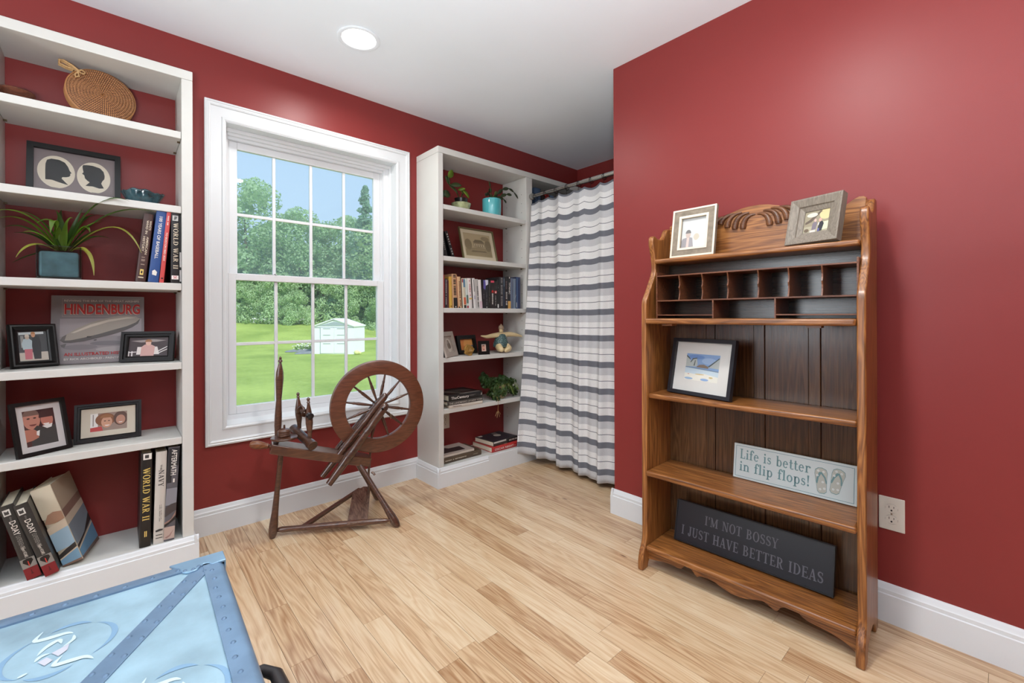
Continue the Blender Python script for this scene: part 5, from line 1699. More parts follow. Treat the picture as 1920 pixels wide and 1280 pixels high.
dday('charcoal slipcased war book with red foot, leftmost of the leaning pair', (-.246, 2.388, .1245), -13.8)
dday('charcoal slipcased war book with red foot, right one of the leaning pair', (-.199, 2.376, .1245), -16)
t = book('thick hardback with a hazy river landscape jacket, leaning on the dark pair', .058, .175, .320, (206, 192, 168), (-.1545, 2.425, .1245), -17, R(-14), rough=.35)
F = basis((0, -.0012, 0), (1, 0, 0), (0, 0, 1), (0, -1, 0))
jk = [((206, 194, 170), [(0, .62), (1, .62), (1, .99), (0, .99)]), ((166, 128, 104), [(0, .56), (.3, .66), (.6, .68), (1, .66), (1, .56), (.5, .54)]), ((206, 190, 168), [(0, .5), (1, .56), (1, .46), (0, .42)]), ((150, 178, 196), [(0, .2), (1, .22), (1, .46), (0, .42)]), ((52, 48, 46), [(0, .15), (.5, .2), (1, .24), (1, .18), (0, .1)]),
      ((206, 188, 160), [(0, .10), (1, .18), (1, .165), (0, .085)]), ((120, 158, 184), [(0, .02), (1, .02), (1, .165), (0, .085)]), ((124, 96, 80), [(0, .0), (1, 0), (1, .03), (0, .02)])]
drawing(t, 'jacket_spine', F, .058, .320, jk)
F2 = basis((.0582, .003, 0), (0, 1, 0), (0, 0, 1), (1, 0, 0))
drawing(t, 'jacket_cover', F2, .172, .320, [((170, 152, 132), [(0, .5), (1, .55), (1, 1), (0, 1)]), ((130, 100, 88), [(0, .66), (1, .72), (1, .62), (0, .56)]), ((196, 180, 160), [(0, .46), (1, .52), (1, .62), (0, .56)]), ((120, 130, 140), [(0, .2), (1, .26), (1, .54), (0, .46)]), ((48, 44, 44), [(0, .18), (.5, .24), (1, .4), (1, .3), (0, .14)]),
                                            ((196, 180, 156), [(0, .14), (1, .28), (1, .26), (0, .12)]), ((96, 136, 166), [(0, .03), (1, .03), (1, .26), (0, .12)]), ((104, 86, 78), [(0, 0), (1, 0), (1, .05), (0, .03)])], (160, 150, 140))

# the airship book, cover to the front
hb_ = thing('book', 'grey airship picture book standing face out behind the black frames', 'book', (-.055, 2.598, S4), (0, 0, R(-3)))
ct, st = math.cos(R(8)), math.sin(R(8))
MH = basis((-.147, 0, 0), (1, 0, 0), (0, st, ct), (0, -ct, st))
hwid, hhei = .294, .288
MB(MH).box(0, 0, 0, hwid, hhei, .003).box(0, 0, .016, hwid, hhei, .019).box(0, 0, .003, .003, hhei, .016).build('cover', flat((122, 116, 118), .35), hb_)
MB(MH).box(.003, .004, .003, hwid - .004, hhei - .004, .016).build('pages', M_PAGES, hb_)
FH = MH @ Matrix.Translation((0, 0, .0192))
ship = [(.10, .34), (.16, .43), (.26, .52), (.40, .60), (.55, .66), (.70, .70), (.82, .705), (.90, .69), (.955, .655), (.93, .58), (.86, .52), (.76, .465), (.62, .41), (.48, .37), (.34, .325), (.2, .305), (.13, .31)]
dk = [(.10, .34), (.2, .345), (.34, .38), (.5, .43), (.66, .49), (.8, .54), (.9, .595), (.955, .655), (.93, .58), (.86, .52), (.76, .465), (.62, .41), (.48, .37), (.34, .325), (.2, .305), (.13, .31)]
hl = [(.2, .45), (.4, .57), (.6, .645), (.8, .68), (.9, .67), (.8, .655), (.6, .61), (.4, .53), (.24, .45)]
drawing(hb_, 'cover_picture', FH, hwid, hhei, [((134, 128, 130), [(.09, .02), (.97, .02), (.97, .62), (.09, .62)]), ((148, 140, 142), [(.09, .4), (.97, .4), (.97, .66), (.09, .66)]), ((112, 108, 112), oval(.6, .29, .2, .035)), ((120, 114, 118), oval(.3, .24, .18, .04)), ((154, 148, 148), oval(.7, .2, .24, .04)),
                                               ((126, 118, 118), [(.11, .69), (.955, .69), (.955, .88), (.11, .88)]), ((166, 156, 152), [(.11, .69), (.955, .69), (.955, .693), (.11, .693)]), ((166, 156, 152), [(.11, .955), (.955, .955), (.955, .958), (.11, .958)]), ((166, 156, 152), [(.11, .69), (.113, .69), (.113, .955), (.11, .955)]),
                                               ((150, 142, 132), ship), ((84, 80, 78), dk), ((190, 180, 166), hl), ((60, 56, 56), [(.36, .375), (.41, .38), (.42, .40), (.37, .40)]), ((96, 90, 88), [(.09, .34), (.12, .4), (.16, .43), (.14, .34)]), ((96, 92, 92), [(.1, .28), (.16, .3), (.14, .24), (.11, .25)]), ((70, 66, 66), [(.44, .33), (.47, .335), (.47, .35), (.44, .345)])],
        (122, 116, 118), rough=.35)
mb = MB(FH)
put_text(mb, 'HINDENBURG', .038, .207, .240, .045, .0024)
mb.build('title_shadow', flat((222, 190, 170)), hb_, recalc=False)
mb = MB(FH)
put_text(mb, 'HINDENBURG', .0395, .2085, .240, .045, .0027)
mb.build('title', flat((178, 38, 38)), hb_, recalc=False)
mb = MB(FH)
put_text(mb, 'AN ILLUSTRATED HISTORY', .040, .034, .215, .013, .0027)
mb.build('subtitle', flat((178, 38, 38)), hb_, recalc=False)
mb = MB(FH)
put_text(mb, 'REVIVING THE ERA OF THE GREAT AIRSHIPS', .038, .262, .238, .0085, .0026)
mb.build('small_print', flat((206, 198, 192)), hb_, recalc=False)
mb = MB(FH)
put_text(mb, 'BY RICK ARCHBOLD - PAINTINGS BY KEN', .040, .016, .235, .0085, .0026)
mb.build('small_print', flat((206, 198, 192)), hb_, recalc=False)

# second bookcase: two dark books, the long row, the stacks
book('black book leaning left on the second shelf, beside the engraving', .022, .14, .185, (24, 23, 24), (1.676, 2.47, B2Z[1]), -19, 0, greek((170, 166, 160), .3, .7, .9, .1, 9))
book('black book tilted against the white post on the second shelf', .024, .14, .182, (30, 28, 28), (1.618, 2.472, B2Z[1]), -12, 0, greek((150, 146, 140), .35, .65, .85, .2, 10))
ROW = [(1.5555, 1.5795, .213, (176, 48, 46), 0, 'red paperback at the left end of the paperback row', greek((120, 30, 30), .3, .7, .55, .1, 12)),
       (1.5800, 1.6030, .190, (48, 36, 38), 0, 'short dark brown book with grey lettering, second from the left in the row', greek((176, 166, 166), .3, .65, .96, .1, 22)),
       (1.6035, 1.6115, .180, (96, 44, 50), 0, 'narrow maroon book, third from the left in the row', ()),
       (1.6175, 1.6400, .205, (206, 164, 74), -1.4, 'yellow book in the paperback row', [((150, 110, 40), 'rect', .3, .02, .8, .08)]),
       (1.6440, 1.6785, .224, (190, 150, 112), -2.4, 'tan book with black foot, tallest at the left of the row', [((34, 32, 30), 'rect', .15, .0, 1, .30), (WHT, 'rect', .5, .02, .7, .05)] + greek((56, 40, 34), .25, .85, .97, .36, 13)),
       (1.6790, 1.6890, .222, (168, 116, 84), -3, 'narrow rust-brown book in the paperback row', ()),
       (1.6895, 1.7165, .208, (206, 168, 128), -3.4, 'pale tan paperback with dark flecked lettering', greek((110, 74, 54), .35, .75, .85, .06, 16) + [((40, 36, 34), 'rect', .0, .0, .4, .05)]),
       (1.7172, 1.7235, .204, (44, 32, 30), -3.4, 'narrow black book between the tan and the patchwork book', ()),
       (1.7242, 1.7518, .199, (206, 198, 176), -3.6, 'patchwork-spined book with blue and orange blocks', [((96, 132, 156), 'rect', .4, .70, .95, .97), ((150, 66, 72), 'rect', .05, .86, .4, .98), ((196, 98, 66), 'rect', .3, .12, .95, .36), ((52, 50, 48), 'rect', .3, .0, .95, .10)]),
       (1.7525, 1.7732, .201, (196, 204, 196), -3.6, 'pale green-white book with a dark green block at its foot', [((92, 122, 112), 'rect', .2, .16, .95, .44), ((160, 70, 76), 'rect', .2, .0, .95, .08)]),
       (1.7740, 1.8035, .203, (216, 208, 204), -3.8, 'white paperback with red lettering', greek((176, 70, 76), .35, .7, .92, .4, 12) + [((206, 170, 100), 'rect', .1, .29, .95, .34)]),
       (1.8042, 1.8130, .202, (60, 54, 52), -4, 'narrow dark book between two white paperbacks', ()),
       (1.8136, 1.8365, .205, (214, 210, 206), -4, 'white book with grey smudged spine', [((150, 148, 146), 'rect', .35, .55, .75, .95), ((176, 170, 186), 'rect', .3, .3, .8, .42)]),
       (1.8372, 1.8640, .200, (170, 166, 162), -4, 'grey book with a dark lower spine stripe', greek((70, 66, 66), .45, .8, .8, .04, 14)),
       (1.8648, 1.8895, .197, (222, 216, 212), -4, 'white book with a pinkish foot at the end of the leaning books', [((206, 180, 190), 'rect', .1, .0, .95, .25)]),
       (1.8910, 1.9420, .200, (38, 36, 40), 0, 'wide black book with white and violet top', [((206, 206, 220), 'poly', [(.4, .78), (.9, .84), (.9, .99), (.4, .99)]), ((92, 84, 156), 'poly', [(.1, .7), (.4, .64), (.5, .8), (.4, .98), (.1, .98)]), (WHT, 'rect', .62, .02, .72, .06)] + greek((110, 106, 110), .6, .72, .6, .12, 14) + greek((120, 116, 120), .1, .2, .5, .3, 8)),
       (1.9425, 1.9610, .196, (34, 32, 32), 0, 'plain black book right of the violet-topped one', greek((110, 104, 100), .35, .6, .9, .2, 18)),
       (1.9615, 1.9915, .198, (36, 32, 32), 0, 'black book with a pink cap and bold white lettering', [((206, 70, 92), 'rect', .0, .92, 1, .99), ((176, 36, 30), 'poly', [(.2, .56), (.85, .56), (.9, .62), (.6, .66), (.25, .64)])] + greek(WHT, .35, .75, .53, .1, 10)),
       (1.9920, 2.0190, .194, (40, 36, 36), 0, 'black book with a red and white emblem', [((190, 60, 56), 'rect', .15, .55, .9, .65), ((216, 200, 196), 'rect', .35, .56, .75, .62)] + greek((190, 186, 182), .4, .6, .5, .1, 14)),
       (2.0195, 2.0415, .206, (30, 30, 30), 0, 'black book with a white tag at its foot', [((216, 214, 210), 'rect', .2, .03, .7, .15)] + greek((140, 136, 132), .45, .6, .8, .6, 7)),
       (2.0420, 2.0815, .226, (44, 42, 44), 0, 'wide charcoal book with tall grey lettering', greek((130, 126, 126), .3, .75, .97, .08, 20)),
       (2.0820, 2.0932, .228, (44, 56, 74), 0, 'narrow navy book right of the charcoal one', [((130, 150, 166), 'rect', .3, .7, .6, .95)]),
       (2.0938, 2.1212, .230, (34, 32, 34), 0, 'black book with grey block lettering in its lower half', greek((196, 192, 188), .3, .8, .52, .1, 9) + greek((110, 90, 92), .3, .75, .86, .6, 6)),
       (2.1218, 2.1490, .234, (32, 32, 36), 0, 'black ship-disaster book with a yellow foot', [((206, 160, 86), 'rect', .0, .0, 1, .235), (WHT, 'down', 'TITANIC', .3, .85, .82, .45), (WHT, 'rect', .4, .94, .7, .985)]),
       (2.1498, 2.1770, .224, (92, 102, 122), 0, 'slate blue book right of the yellow-footed one', ()),
       (2.1775, 2.2035, .222, (112, 126, 142), 0, 'grey-blue book with a pale slanting streak', [((196, 200, 208), 'poly', [(.1, .26), (.3, .30), (.95, .48), (.9, .42)])]),
       (2.2040, 2.2470, .235, (46, 56, 92), 0, 'navy book at the right end of the row', [((70, 96, 132), 'rect', .05, .02, .3, .98), (WHT, 'rect', .02, .04, .1, .2)])]
for x0, x1, h_, c, ln, lab, mk in ROW:
    book(lab, x1 - x0, .16, h_, c, (x0, 2.418, B2Z[2]), ln, 0, mk, group='row of books on the middle shelf of the right bookcase', soft=True)


def flatbook(label, x0, y0, z0, ln, d, th, col, yaw=0, marks=(), top=None, soft=False):
    t = book(label, th, d, ln, col, (x0, y0, z0 + th), 90, yaw, marks, right_pivot=False, soft=soft)
    if top:
        G = basis((-.0001, 0, 0), (0, 0, 1), (0, 1, 0), (-1, 0, 0))
        drawing(t, 'cover_print', G, ln, d, top)
    return t


z_ = B2Z[4]
flatbook('slim white book at the bottom of the three-book stack', 1.592, 2.389, z_, .272, .215, .0195, (206, 198, 186), 0, [((60, 50, 46), 'flat', 'TheCentury', .25, .78, .10, .36)])
flatbook('dark grey landmarks book in the middle of the three-book stack', 1.580, 2.388, z_ + .0196, .285, .215, .0255, (62, 58, 54), 0, [((176, 170, 162), 'flat', 'THE LANDMARKS OF NEW YORK', .28, .80, .04, .985)])
flatbook('thick black photo book on top of the three-book stack', 1.590, 2.389, z_ + .0452, .272, .225, .040, (30, 28, 27), 0,
         [((214, 208, 200), 'flat', 'The', .30, .72, .06, .22), ((240, 236, 228), 'flat', 'Century', .28, .82, .225, .58), ((130, 124, 120), 'rect', .36, .60, .40, .78), ((130, 124, 120), 'rect', .46, .60, .50, .74), ((150, 144, 140), 'poly', [(.25, .95), (.25, .98), (.65, .98), (.6, .94), (.5, .95)])],
         [((96, 88, 80), [(.0, .55), (.1, .9), (.16, .9), (.5, .1), (.42, .1), (.2, .5)]), ((120, 112, 104), [(.3, .0), (.95, .05), (.95, .12), (.5, .1)]), ((60, 54, 50), [(.35, .3), (.9, .4), (.85, .7), (.4, .8)])])
flatbook('brown art book at the foot of the right bookcase', 1.560, 2.432, .1245, .325, .20, .036, (84, 70, 54), 0, greek((206, 196, 178), .42, .62, .60, .08, 22) + [((150, 138, 120), 'rect', .45, .78, .55, .90)])
flatbook('thin white book with a dark cover photo lying on the brown one', 1.558, 2.440, .1609, .272, .185, .017, (206, 196, 184), 0, (),
         [((190, 176, 166), [(0, 0), (1, 0), (1, 1), (0, 1)]), ((52, 40, 40), [(.05, .2), (.8, .15), (.82, .6), (.5, .62), (.45, .75), (.05, .78)])], soft=True)
flatbook('red awards-night book lying flat by the curtain', 1.962, 2.408, .1245, .33, .235, .036, (178, 46, 44), 0, [((228, 214, 206), 'flat', 'OSCAR NIGHT -', .32, .72, .07, .66)],
         [((214, 190, 160), oval(.3, .12, .05, .05)), ((214, 190, 160), oval(.5, .16, .04, .04)), ((214, 190, 160), oval(.2, .5, .04, .05)), ((214, 190, 160), oval(.42, .08, .05, .03)), ((150, 36, 36), [(.6, .1), (.95, .1), (.95, .9), (.6, .9)])])
flatbook('thick paperback with a dark cover lying on the red book', 1.985, 2.418, .1609, .245, .20, .031, (60, 54, 52), R(4), [((30, 28, 28), 'rect', .05, .55, .95, .98), ((196, 190, 184), 'rect', .0, .0, .35, .5)] + greek((206, 200, 194), .3, .7, .96, .6, 6),
         [((44, 38, 46), [(.05, .02), (.97, .02), (.97, .98), (.05, .98)]), ((176, 166, 156), oval(.6, .6, .12, .14)), ((120, 112, 106), [(.55, .75), (.72, .7), (.78, .95), (.6, .95)]), ((206, 200, 190), [(.06, .84), (.2, .84), (.2, .97), (.06, .97)])], soft=True)
for k, (a, b, h_, c, lab) in enumerate([(2.392, 2.458, .27, (66, 84, 108), 'slate blue binder on the closet shelf behind the rod'), (2.470, 2.508, .225, (40, 34, 34), 'black book on the closet shelf behind the rod'), (2.513, 2.552, .238, (140, 44, 38), 'red book on the closet shelf behind the rod'),
                                        (2.556, 2.566, .23, (40, 40, 44), 'narrow black book on the closet shelf behind the rod'), (2.570, 2.612, .240, (84, 104, 126), 'blue-grey book on the closet shelf behind the rod'), (2.616, 2.66, .228, (60, 66, 78), 'dark grey-blue book on the closet shelf behind the rod'), (2.665, 2.70, .222, (50, 44, 44), 'charcoal book at the right of the closet shelf books')]):
    book(lab, b - a, .17, h_, c, (a, 2.41, B2Z[0]), 0, 0)


# ------------------------------------------------------------------ rattan bag, dish and bowl on the upper left shelves
def rattan_mat():
    m = mat('rattan', (164, 112, 66), .5, noise=.15, nscale=60)
    return m


M_RATTAN = rattan_mat()
bag = thing('rattan_bag', 'round woven rattan bag with looped handle on the top shelf', 'bag', (-.046, 2.515, S1), (0, 0, R(8)))
BR = .108
MBG = Matrix.Translation((0, 0, BR + .001)) @ Matrix.Rotation(R(90 - 9), 4, 'X')        # local z = towards the viewer
NRING, SUB, NT = 11, 6, 396
bf = MB(MBG)
v, tone = [], []
for j in range(NRING * SUB + 1):
    q = j / (NRING * SUB)
    r = BR * .97 * q
    ring = min(j // SUB, NRING - 1)
    ns = max(12, 9 * ring + 6)
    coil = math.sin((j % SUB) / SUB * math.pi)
    for i in range(NT):
        a = 2 * math.pi * i / NT
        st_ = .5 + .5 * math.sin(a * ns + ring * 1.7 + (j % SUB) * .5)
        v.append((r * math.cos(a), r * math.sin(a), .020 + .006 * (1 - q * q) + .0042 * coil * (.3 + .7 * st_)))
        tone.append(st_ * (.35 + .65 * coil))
o0 = len(bf.v)
bf.add(v, [])
for j in range(NRING * SUB):
    for i in range(NT):
        i2 = (i + 1) % NT
        q4 = (j * NT + i, j * NT + i2, (j + 1) * NT + i2, (j + 1) * NT + i)
        bf.f.append(list(q4))
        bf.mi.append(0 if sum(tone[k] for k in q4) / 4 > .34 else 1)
bf.build('woven_face', [M_RATTAN, mat('rattan_core_gap_shade', (92, 54, 30), .6)], bag, smooth=180)  # low spots between strands coloured dark: core plus painted gap shade
pr = [(BR * .93, .021)]
for k in range(6):
    z0 = .020 - k * .0075
    pr += [(BR * .965 + .003 * (1 if k else .4), z0 - .001), (BR * .985 + .003, z0 - .0035), (BR * .965 + .002, z0 - .0068)]
pr += [(BR * .9, -.028), (0, -.03)]
MB(MBG).lathe(pr, 64, cap=False).build('woven_side', M_RATTAN, bag, smooth=50)
M_ROPE = mat('jute_cord', (190, 152, 104), .8, noise=.2, nscale=200)
hx, hy = BR * -.70, BR * .70
hd = MB(MBG)
for dz in (.016, .004):
    hd.tube([(hx + .010, hy - .004, dz + .012), (hx - .010, hy + .014, dz + .010), (hx - .034, hy + .030, dz + .003), (hx - .046, hy + .032, dz - .004), (hx - .046, hy + .020, dz - .010), (hx - .030, hy + .012, dz - .006), (hx - .006, hy + .006, dz)], .0042, 8)
hd.build('handle', M_ROPE, bag, smooth=60)
bw_ = MB(MBG)
bw_.tube([(hx + .002, hy - .002, .026), (hx + .016, hy + .006, .029), (hx + .026, hy + .000, .029), (hx + .022, hy - .010, .029), (hx + .004, hy - .006, .028), (hx - .004, hy - .022, .028), (hx - .002, hy - .030, .027), (hx + .008, hy - .026, .028), (hx + .004, hy - .004, .028)], .003, 7)
bw_.build('bow', M_ROPE, bag, smooth=60)

dish = tag(MB().lathe([(0, .004), (.05, .003), (.055, 0), (.06, .003), (.10, .016), (.128, .026), (.131, .028), (.127, .031), (.10, .022), (.05, .009), (0, .008)], 48).build('wooden_dish', wood('red_brown_wood', (70, 34, 22), (104, 56, 36), (128, 76, 50), 'X', 12, .2, .4), smooth=60), 'small red-brown wooden dish at the left of the top shelf', 'dish')
dish.location = (-.278, 2.462, S1)
dish.scale = (.385, .45, 1.15)

M_GLAZE = mat('blue_green_glaze', (30, 62, 70), .18, noise=.7, nscale=38, bump=.6, bscale=70, coat=.6)
v, f = [], []
NB, NTB = 14, 48
for s_ in (0, 1):
    for j in range(NB + 1):
        q = j / NB
        for i in range(NTB):
            a = 2 * math.pi * i / NTB
            r = (.030 + .036 * q ** .55) * (1 + .04 * math.sin(5 * a + 1) * q + .025 * math.sin(11 * a)) - s_ * .005
            z = .004 * s_ + .062 * q + (.004 * math.sin(3 * a + .6) + .003 * math.sin(8 * a)) * q ** 2
            x = r * math.cos(a) * (1 + .12 * q * abs(math.cos(a)) ** 6)
            v.append((x, r * math.sin(a) * .8, z))
n0 = (NB + 1) * NTB
for s_ in (0, 1):
    for j in range(NB):
        for i in range(NTB):
            i2 = (i + 1) % NTB
            f.append((s_ * n0 + j * NTB + i, s_ * n0 + j * NTB + i2, s_ * n0 + (j + 1) * NTB + i2, s_ * n0 + (j + 1) * NTB + i))
for i in range(NTB):
    i2 = (i + 1) % NTB
    f.append((NB * NTB + i, NB * NTB + i2, n0 + NB * NTB + i2, n0 + NB * NTB + i))
f += [tuple(range(NTB))[::-1], tuple(n0 + i for i in range(NTB))]
bowl = tag(MB().add(v, f).build('ceramic_bowl', M_GLAZE, smooth=60), 'ruffled dark blue-green ceramic bowl beside the silhouettes', 'bowl')
bowl.location = (.086, 2.520, S2)

# ------------------------------------------------------------------ plants
M_BLADE = [mat('blade_green', (98, 126, 44), .4, noise=.15, nscale=30, trans=(130, 170, 40)), mat('blade_deep_green', (58, 84, 34), .4, noise=.15, nscale=30, trans=(80, 120, 30)), mat('blade_yellow', (150, 150, 62), .45, noise=.15, nscale=30, trans=(180, 180, 60))]
M_SOIL = mat('potting_soil', (48, 36, 28), .95, noise=.3, nscale=80)


def blade(parent, pts, w, mt, base):
    """a strap leaf along a bent path; folded along its midrib"""
    P = [Vector(p) - base for p in bez(*pts, 14)]
    n = len(P)
    v, f = [], []
    for k, p in enumerate(P):
        tg = (P[min(k + 1, n - 1)] - P[max(k - 1, 0)]).normalized()
        sd = tg.cross(Vector((0, -.5, 1))).normalized()
        nm = sd.cross(tg)
        q = k / (n - 1)
        ww = w * min(1, .45 + q * 2.2) * (1 - q ** 3) + .0006
        v += [p - sd * ww + nm * ww * .35, p, p + sd * ww + nm * ww * .35]
    for k in range(n - 1):
        f += [(3 * k, 3 * k + 1, 3 * k + 4, 3 * k + 3), (3 * k + 1, 3 * k + 2, 3 * k + 5, 3 * k + 4)]
    return MB().add(v, f).build('leaf', mt, parent, smooth=180, recalc=False)


pb = Vector((-.165, 2.492, S3))
pl = thing('strap_leaf_plant', 'arching strap-leaf plant in a square smoked glass planter', 'potted plant', pb)
gp = MB()
o_, i_, hz = .0615, .056, .130
for a in range(4):
    pass
gp.prism([(-o_, -o_), (o_, -o_), (o_, o_), (-o_, o_)], 0, .008, lambda a, b, n: (a, b, n))
for q in ((-o_, -o_, o_, -i_), (-o_, i_, o_, o_), (-o_, -i_, -i_, i_), (i_, -i_, o_, i_)):
    gp.box(q[0], q[1], .008, q[2], q[3], hz)
gp.build('glass_planter', glass('smoked_blue_glass', (222, 234, 236), .9, .02), pl, bevel=.003)
MB().box(-i_ + .001, -i_ + .001, .0085, i_ - .001, i_ - .001, .0095).build('planter_floor', mat('dark_glass', (60, 72, 76), .2), pl)
MB().box(-i_ + .0015, -i_ + .0015, .0096, i_ - .0015, i_ - .0015, .108).build('liner_pot', mat('grey_blue_liner', (150, 172, 176), .3, noise=.3, nscale=22), pl, bevel=.008)
MB().box(-i_ + .006, -i_ + .006, .108, i_ - .006, i_ - .006, .112).build('soil', M_SOIL, pl)
BLADES = [([-.166, 2.48, 1.345], [-.239, 2.42, 1.518], [-.334, 2.42, 1.464], .007, 0), ([-.17, 2.48, 1.345], [-.25, 2.45, 1.494], [-.325, 2.45, 1.445], .006, 0), ([-.172, 2.48, 1.345], [-.252, 2.47, 1.458], [-.312, 2.47, 1.418], .006, 1),
          ([-.174, 2.47, 1.345], [-.24, 2.42, 1.39], [-.275, 2.42, 1.306], .006, 2), ([-.176, 2.48, 1.345], [-.166, 2.43, 1.498], [-.223, 2.43, 1.441], .008, 0), ([-.166, 2.48, 1.345], [-.177, 2.42, 1.529], [-.187, 2.42, 1.407], .010, 0),
          ([-.153, 2.48, 1.345], [-.146, 2.43, 1.484], [-.127, 2.43, 1.472], .009, 0), ([-.149, 2.48, 1.345], [-.07, 2.39, 1.603], [.041, 2.372, 1.555], .008, 1), ([-.145, 2.48, 1.345], [-.035, 2.40, 1.563], [.130, 2.376, 1.523], .007, 1),
          ([-.14, 2.48, 1.345], [.011, 2.41, 1.552], [.077, 2.385, 1.351], .006, 2), ([-.136, 2.47, 1.345], [-.07, 2.41, 1.386], [-.066, 2.385, 1.249], .006, 2), ([-.132, 2.47, 1.345], [-.095, 2.41, 1.383], [-.073, 2.39, 1.317], .005, 2),
          ([-.145, 2.48, 1.345], [-.095, 2.43, 1.491], [-.078, 2.43, 1.422], .009, 0), ([-.166, 2.50, 1.345], [-.172, 2.52, 1.48], [-.164, 2.52, 1.515], .007, 1), ([-.153, 2.50, 1.345], [-.117, 2.53, 1.50], [-.063, 2.53, 1.512], .007, 1),
          ([-.14, 2.50, 1.345], [-.082, 2.53, 1.442], [-.022, 2.53, 1.418], .006, 1), ([-.174, 2.50, 1.345], [-.231, 2.53, 1.423], [-.293, 2.53, 1.41], .006, 1), ([-.14, 2.50, 1.345], [-.1, 2.55, 1.437], [-.036, 2.55, 1.46], .006, 1),
          ([-.178, 2.50, 1.345], [-.239, 2.53, 1.341], [-.297, 2.53, 1.295], .006, 1), ([-.16, 2.47, 1.345], [-.20, 2.43, 1.47], [-.262, 2.41, 1.475], .007, 1), ([-.15, 2.47, 1.345], [-.11, 2.44, 1.45], [-.045, 2.42, 1.47], .007, 0), ([-.168, 2.47, 1.345], [-.215, 2.42, 1.42], [-.255, 2.41, 1.40], .006, 0),
          ([-.158, 2.48, 1.345], [-.155, 2.46, 1.46], [-.175, 2.45, 1.50], .008, 1), ([-.15, 2.48, 1.345], [-.13, 2.47, 1.44], [-.10, 2.46, 1.52], .007, 1)]
for a, b, c, w_, k in BLADES:
    blade(pl, (a, b, c), w_ * 1.35, M_BLADE[k], pb)


def oval_leaf(parent, base, tip, w, mt, cup=.15, name='leaf'):
    base, tip = Vector(base), Vector(tip)
    d = tip - base
    ln = d.length
    d.normalize()
    sd = d.cross(Vector((.25, -1, .35))).normalized()
    nm = sd.cross(d)
    v, f = [], []
    n = 8
    for k in range(n + 1):
        q = k / n
        ww = w * math.sin(math.pi * min(1, q * .96 + .02)) ** .7
        p = base + d * ln * q - nm * (cup * ln * (q - .5) ** 2)
        v += [p - sd * ww + nm * ww * .2, p, p + sd * ww + nm * ww * .2]
    for k in range(n):
        f += [(3 * k, 3 * k + 1, 3 * k + 4, 3 * k + 3), (3 * k + 1, 3 * k + 2, 3 * k + 5, 3 * k + 4)]
    o = MB().add(v, f).build(name, mt, parent, smooth=180, recalc=False)
    s = o.modifiers.new('thickness', 'SOLIDIFY')
    s.thickness = .0018
    return o


M_FLESHY = mat('fleshy_leaf', (74, 92, 52), .35, noise=.2, nscale=40, trans=(90, 120, 50))
M_BRIGHT = mat('bright_leaf', (126, 158, 52), .35, noise=.2, nscale=40, trans=(150, 190, 60))
pb = Vector((1.768, 2.50, B2Z[0]))
p2 = thing('fleshy_leaf_plant', 'round-leaved plant in a pale green bowl behind the white post', 'potted plant', pb)
MB().lathe([(0, .004), (.034, .004), (.036, 0), (.042, 0), (.058, .02), (.066, .048), (.0685, .055), (.066, .057), (.062, .05), (.054, .024), (.036, .01), (0, .009)], 40).build('bowl', mat('celadon_glaze', (160, 166, 124), .2, noise=.25, nscale=40, coat=.5), p2, smooth=60)
MB().lathe([(0, .011), (.036, .011), (.044, .085), (.046, .09), (.041, .09), (.040, .082), (0, .082)], 32).build('inner_pot', mat('black_nursery_pot', (28, 28, 28), .3), p2, smooth=40)
st2 = MB()
SP = lambda x, z, y=2.5: Vector((x, y, z)) - pb
st2.tube([SP(1.765, 1.88), SP(1.72, 1.93, 2.49), SP(1.66, 1.97, 2.48), SP(1.648, 2.02, 2.48)], .004, 8)
st2.tube([SP(1.768, 1.88), SP(1.775, 1.92), SP(1.79, 1.935)], .004, 8)
st2.build('stem', M_FLESHY, p2, smooth=60)
for (bx, bz, by), (tx, tz, ty), w_, mt in [((1.655, 2.005, 2.48), (1.668, 2.058, 2.46), .024, M_BRIGHT), ((1.66, 1.965, 2.48), (1.622, 2.012, 2.47), .026, M_FLESHY), ((1.67, 1.966, 2.48), (1.738, 1.966, 2.45), .018, M_FLESHY), ((1.66, 1.962, 2.48), (1.705, 1.912, 2.45), .016, M_FLESHY),
                                            ((1.655, 1.93, 2.50), (1.632, 1.872, 2.47), .026, M_FLESHY), ((1.68, 1.93, 2.52), (1.64, 1.90, 2.55), .022, M_FLESHY), ((1.735, 1.945, 2.49), (1.775, 1.955, 2.46), .010, M_BRIGHT), ((1.765, 1.955, 2.48), (1.805, 1.895, 2.455), .018, M_BRIGHT), ((1.79, 1.93, 2.50), (1.745, 1.948, 2.48), .009, M_BRIGHT)]:
    oval_leaf(p2, SP(bx, bz, by), SP(tx, tz, ty), w_, mt)

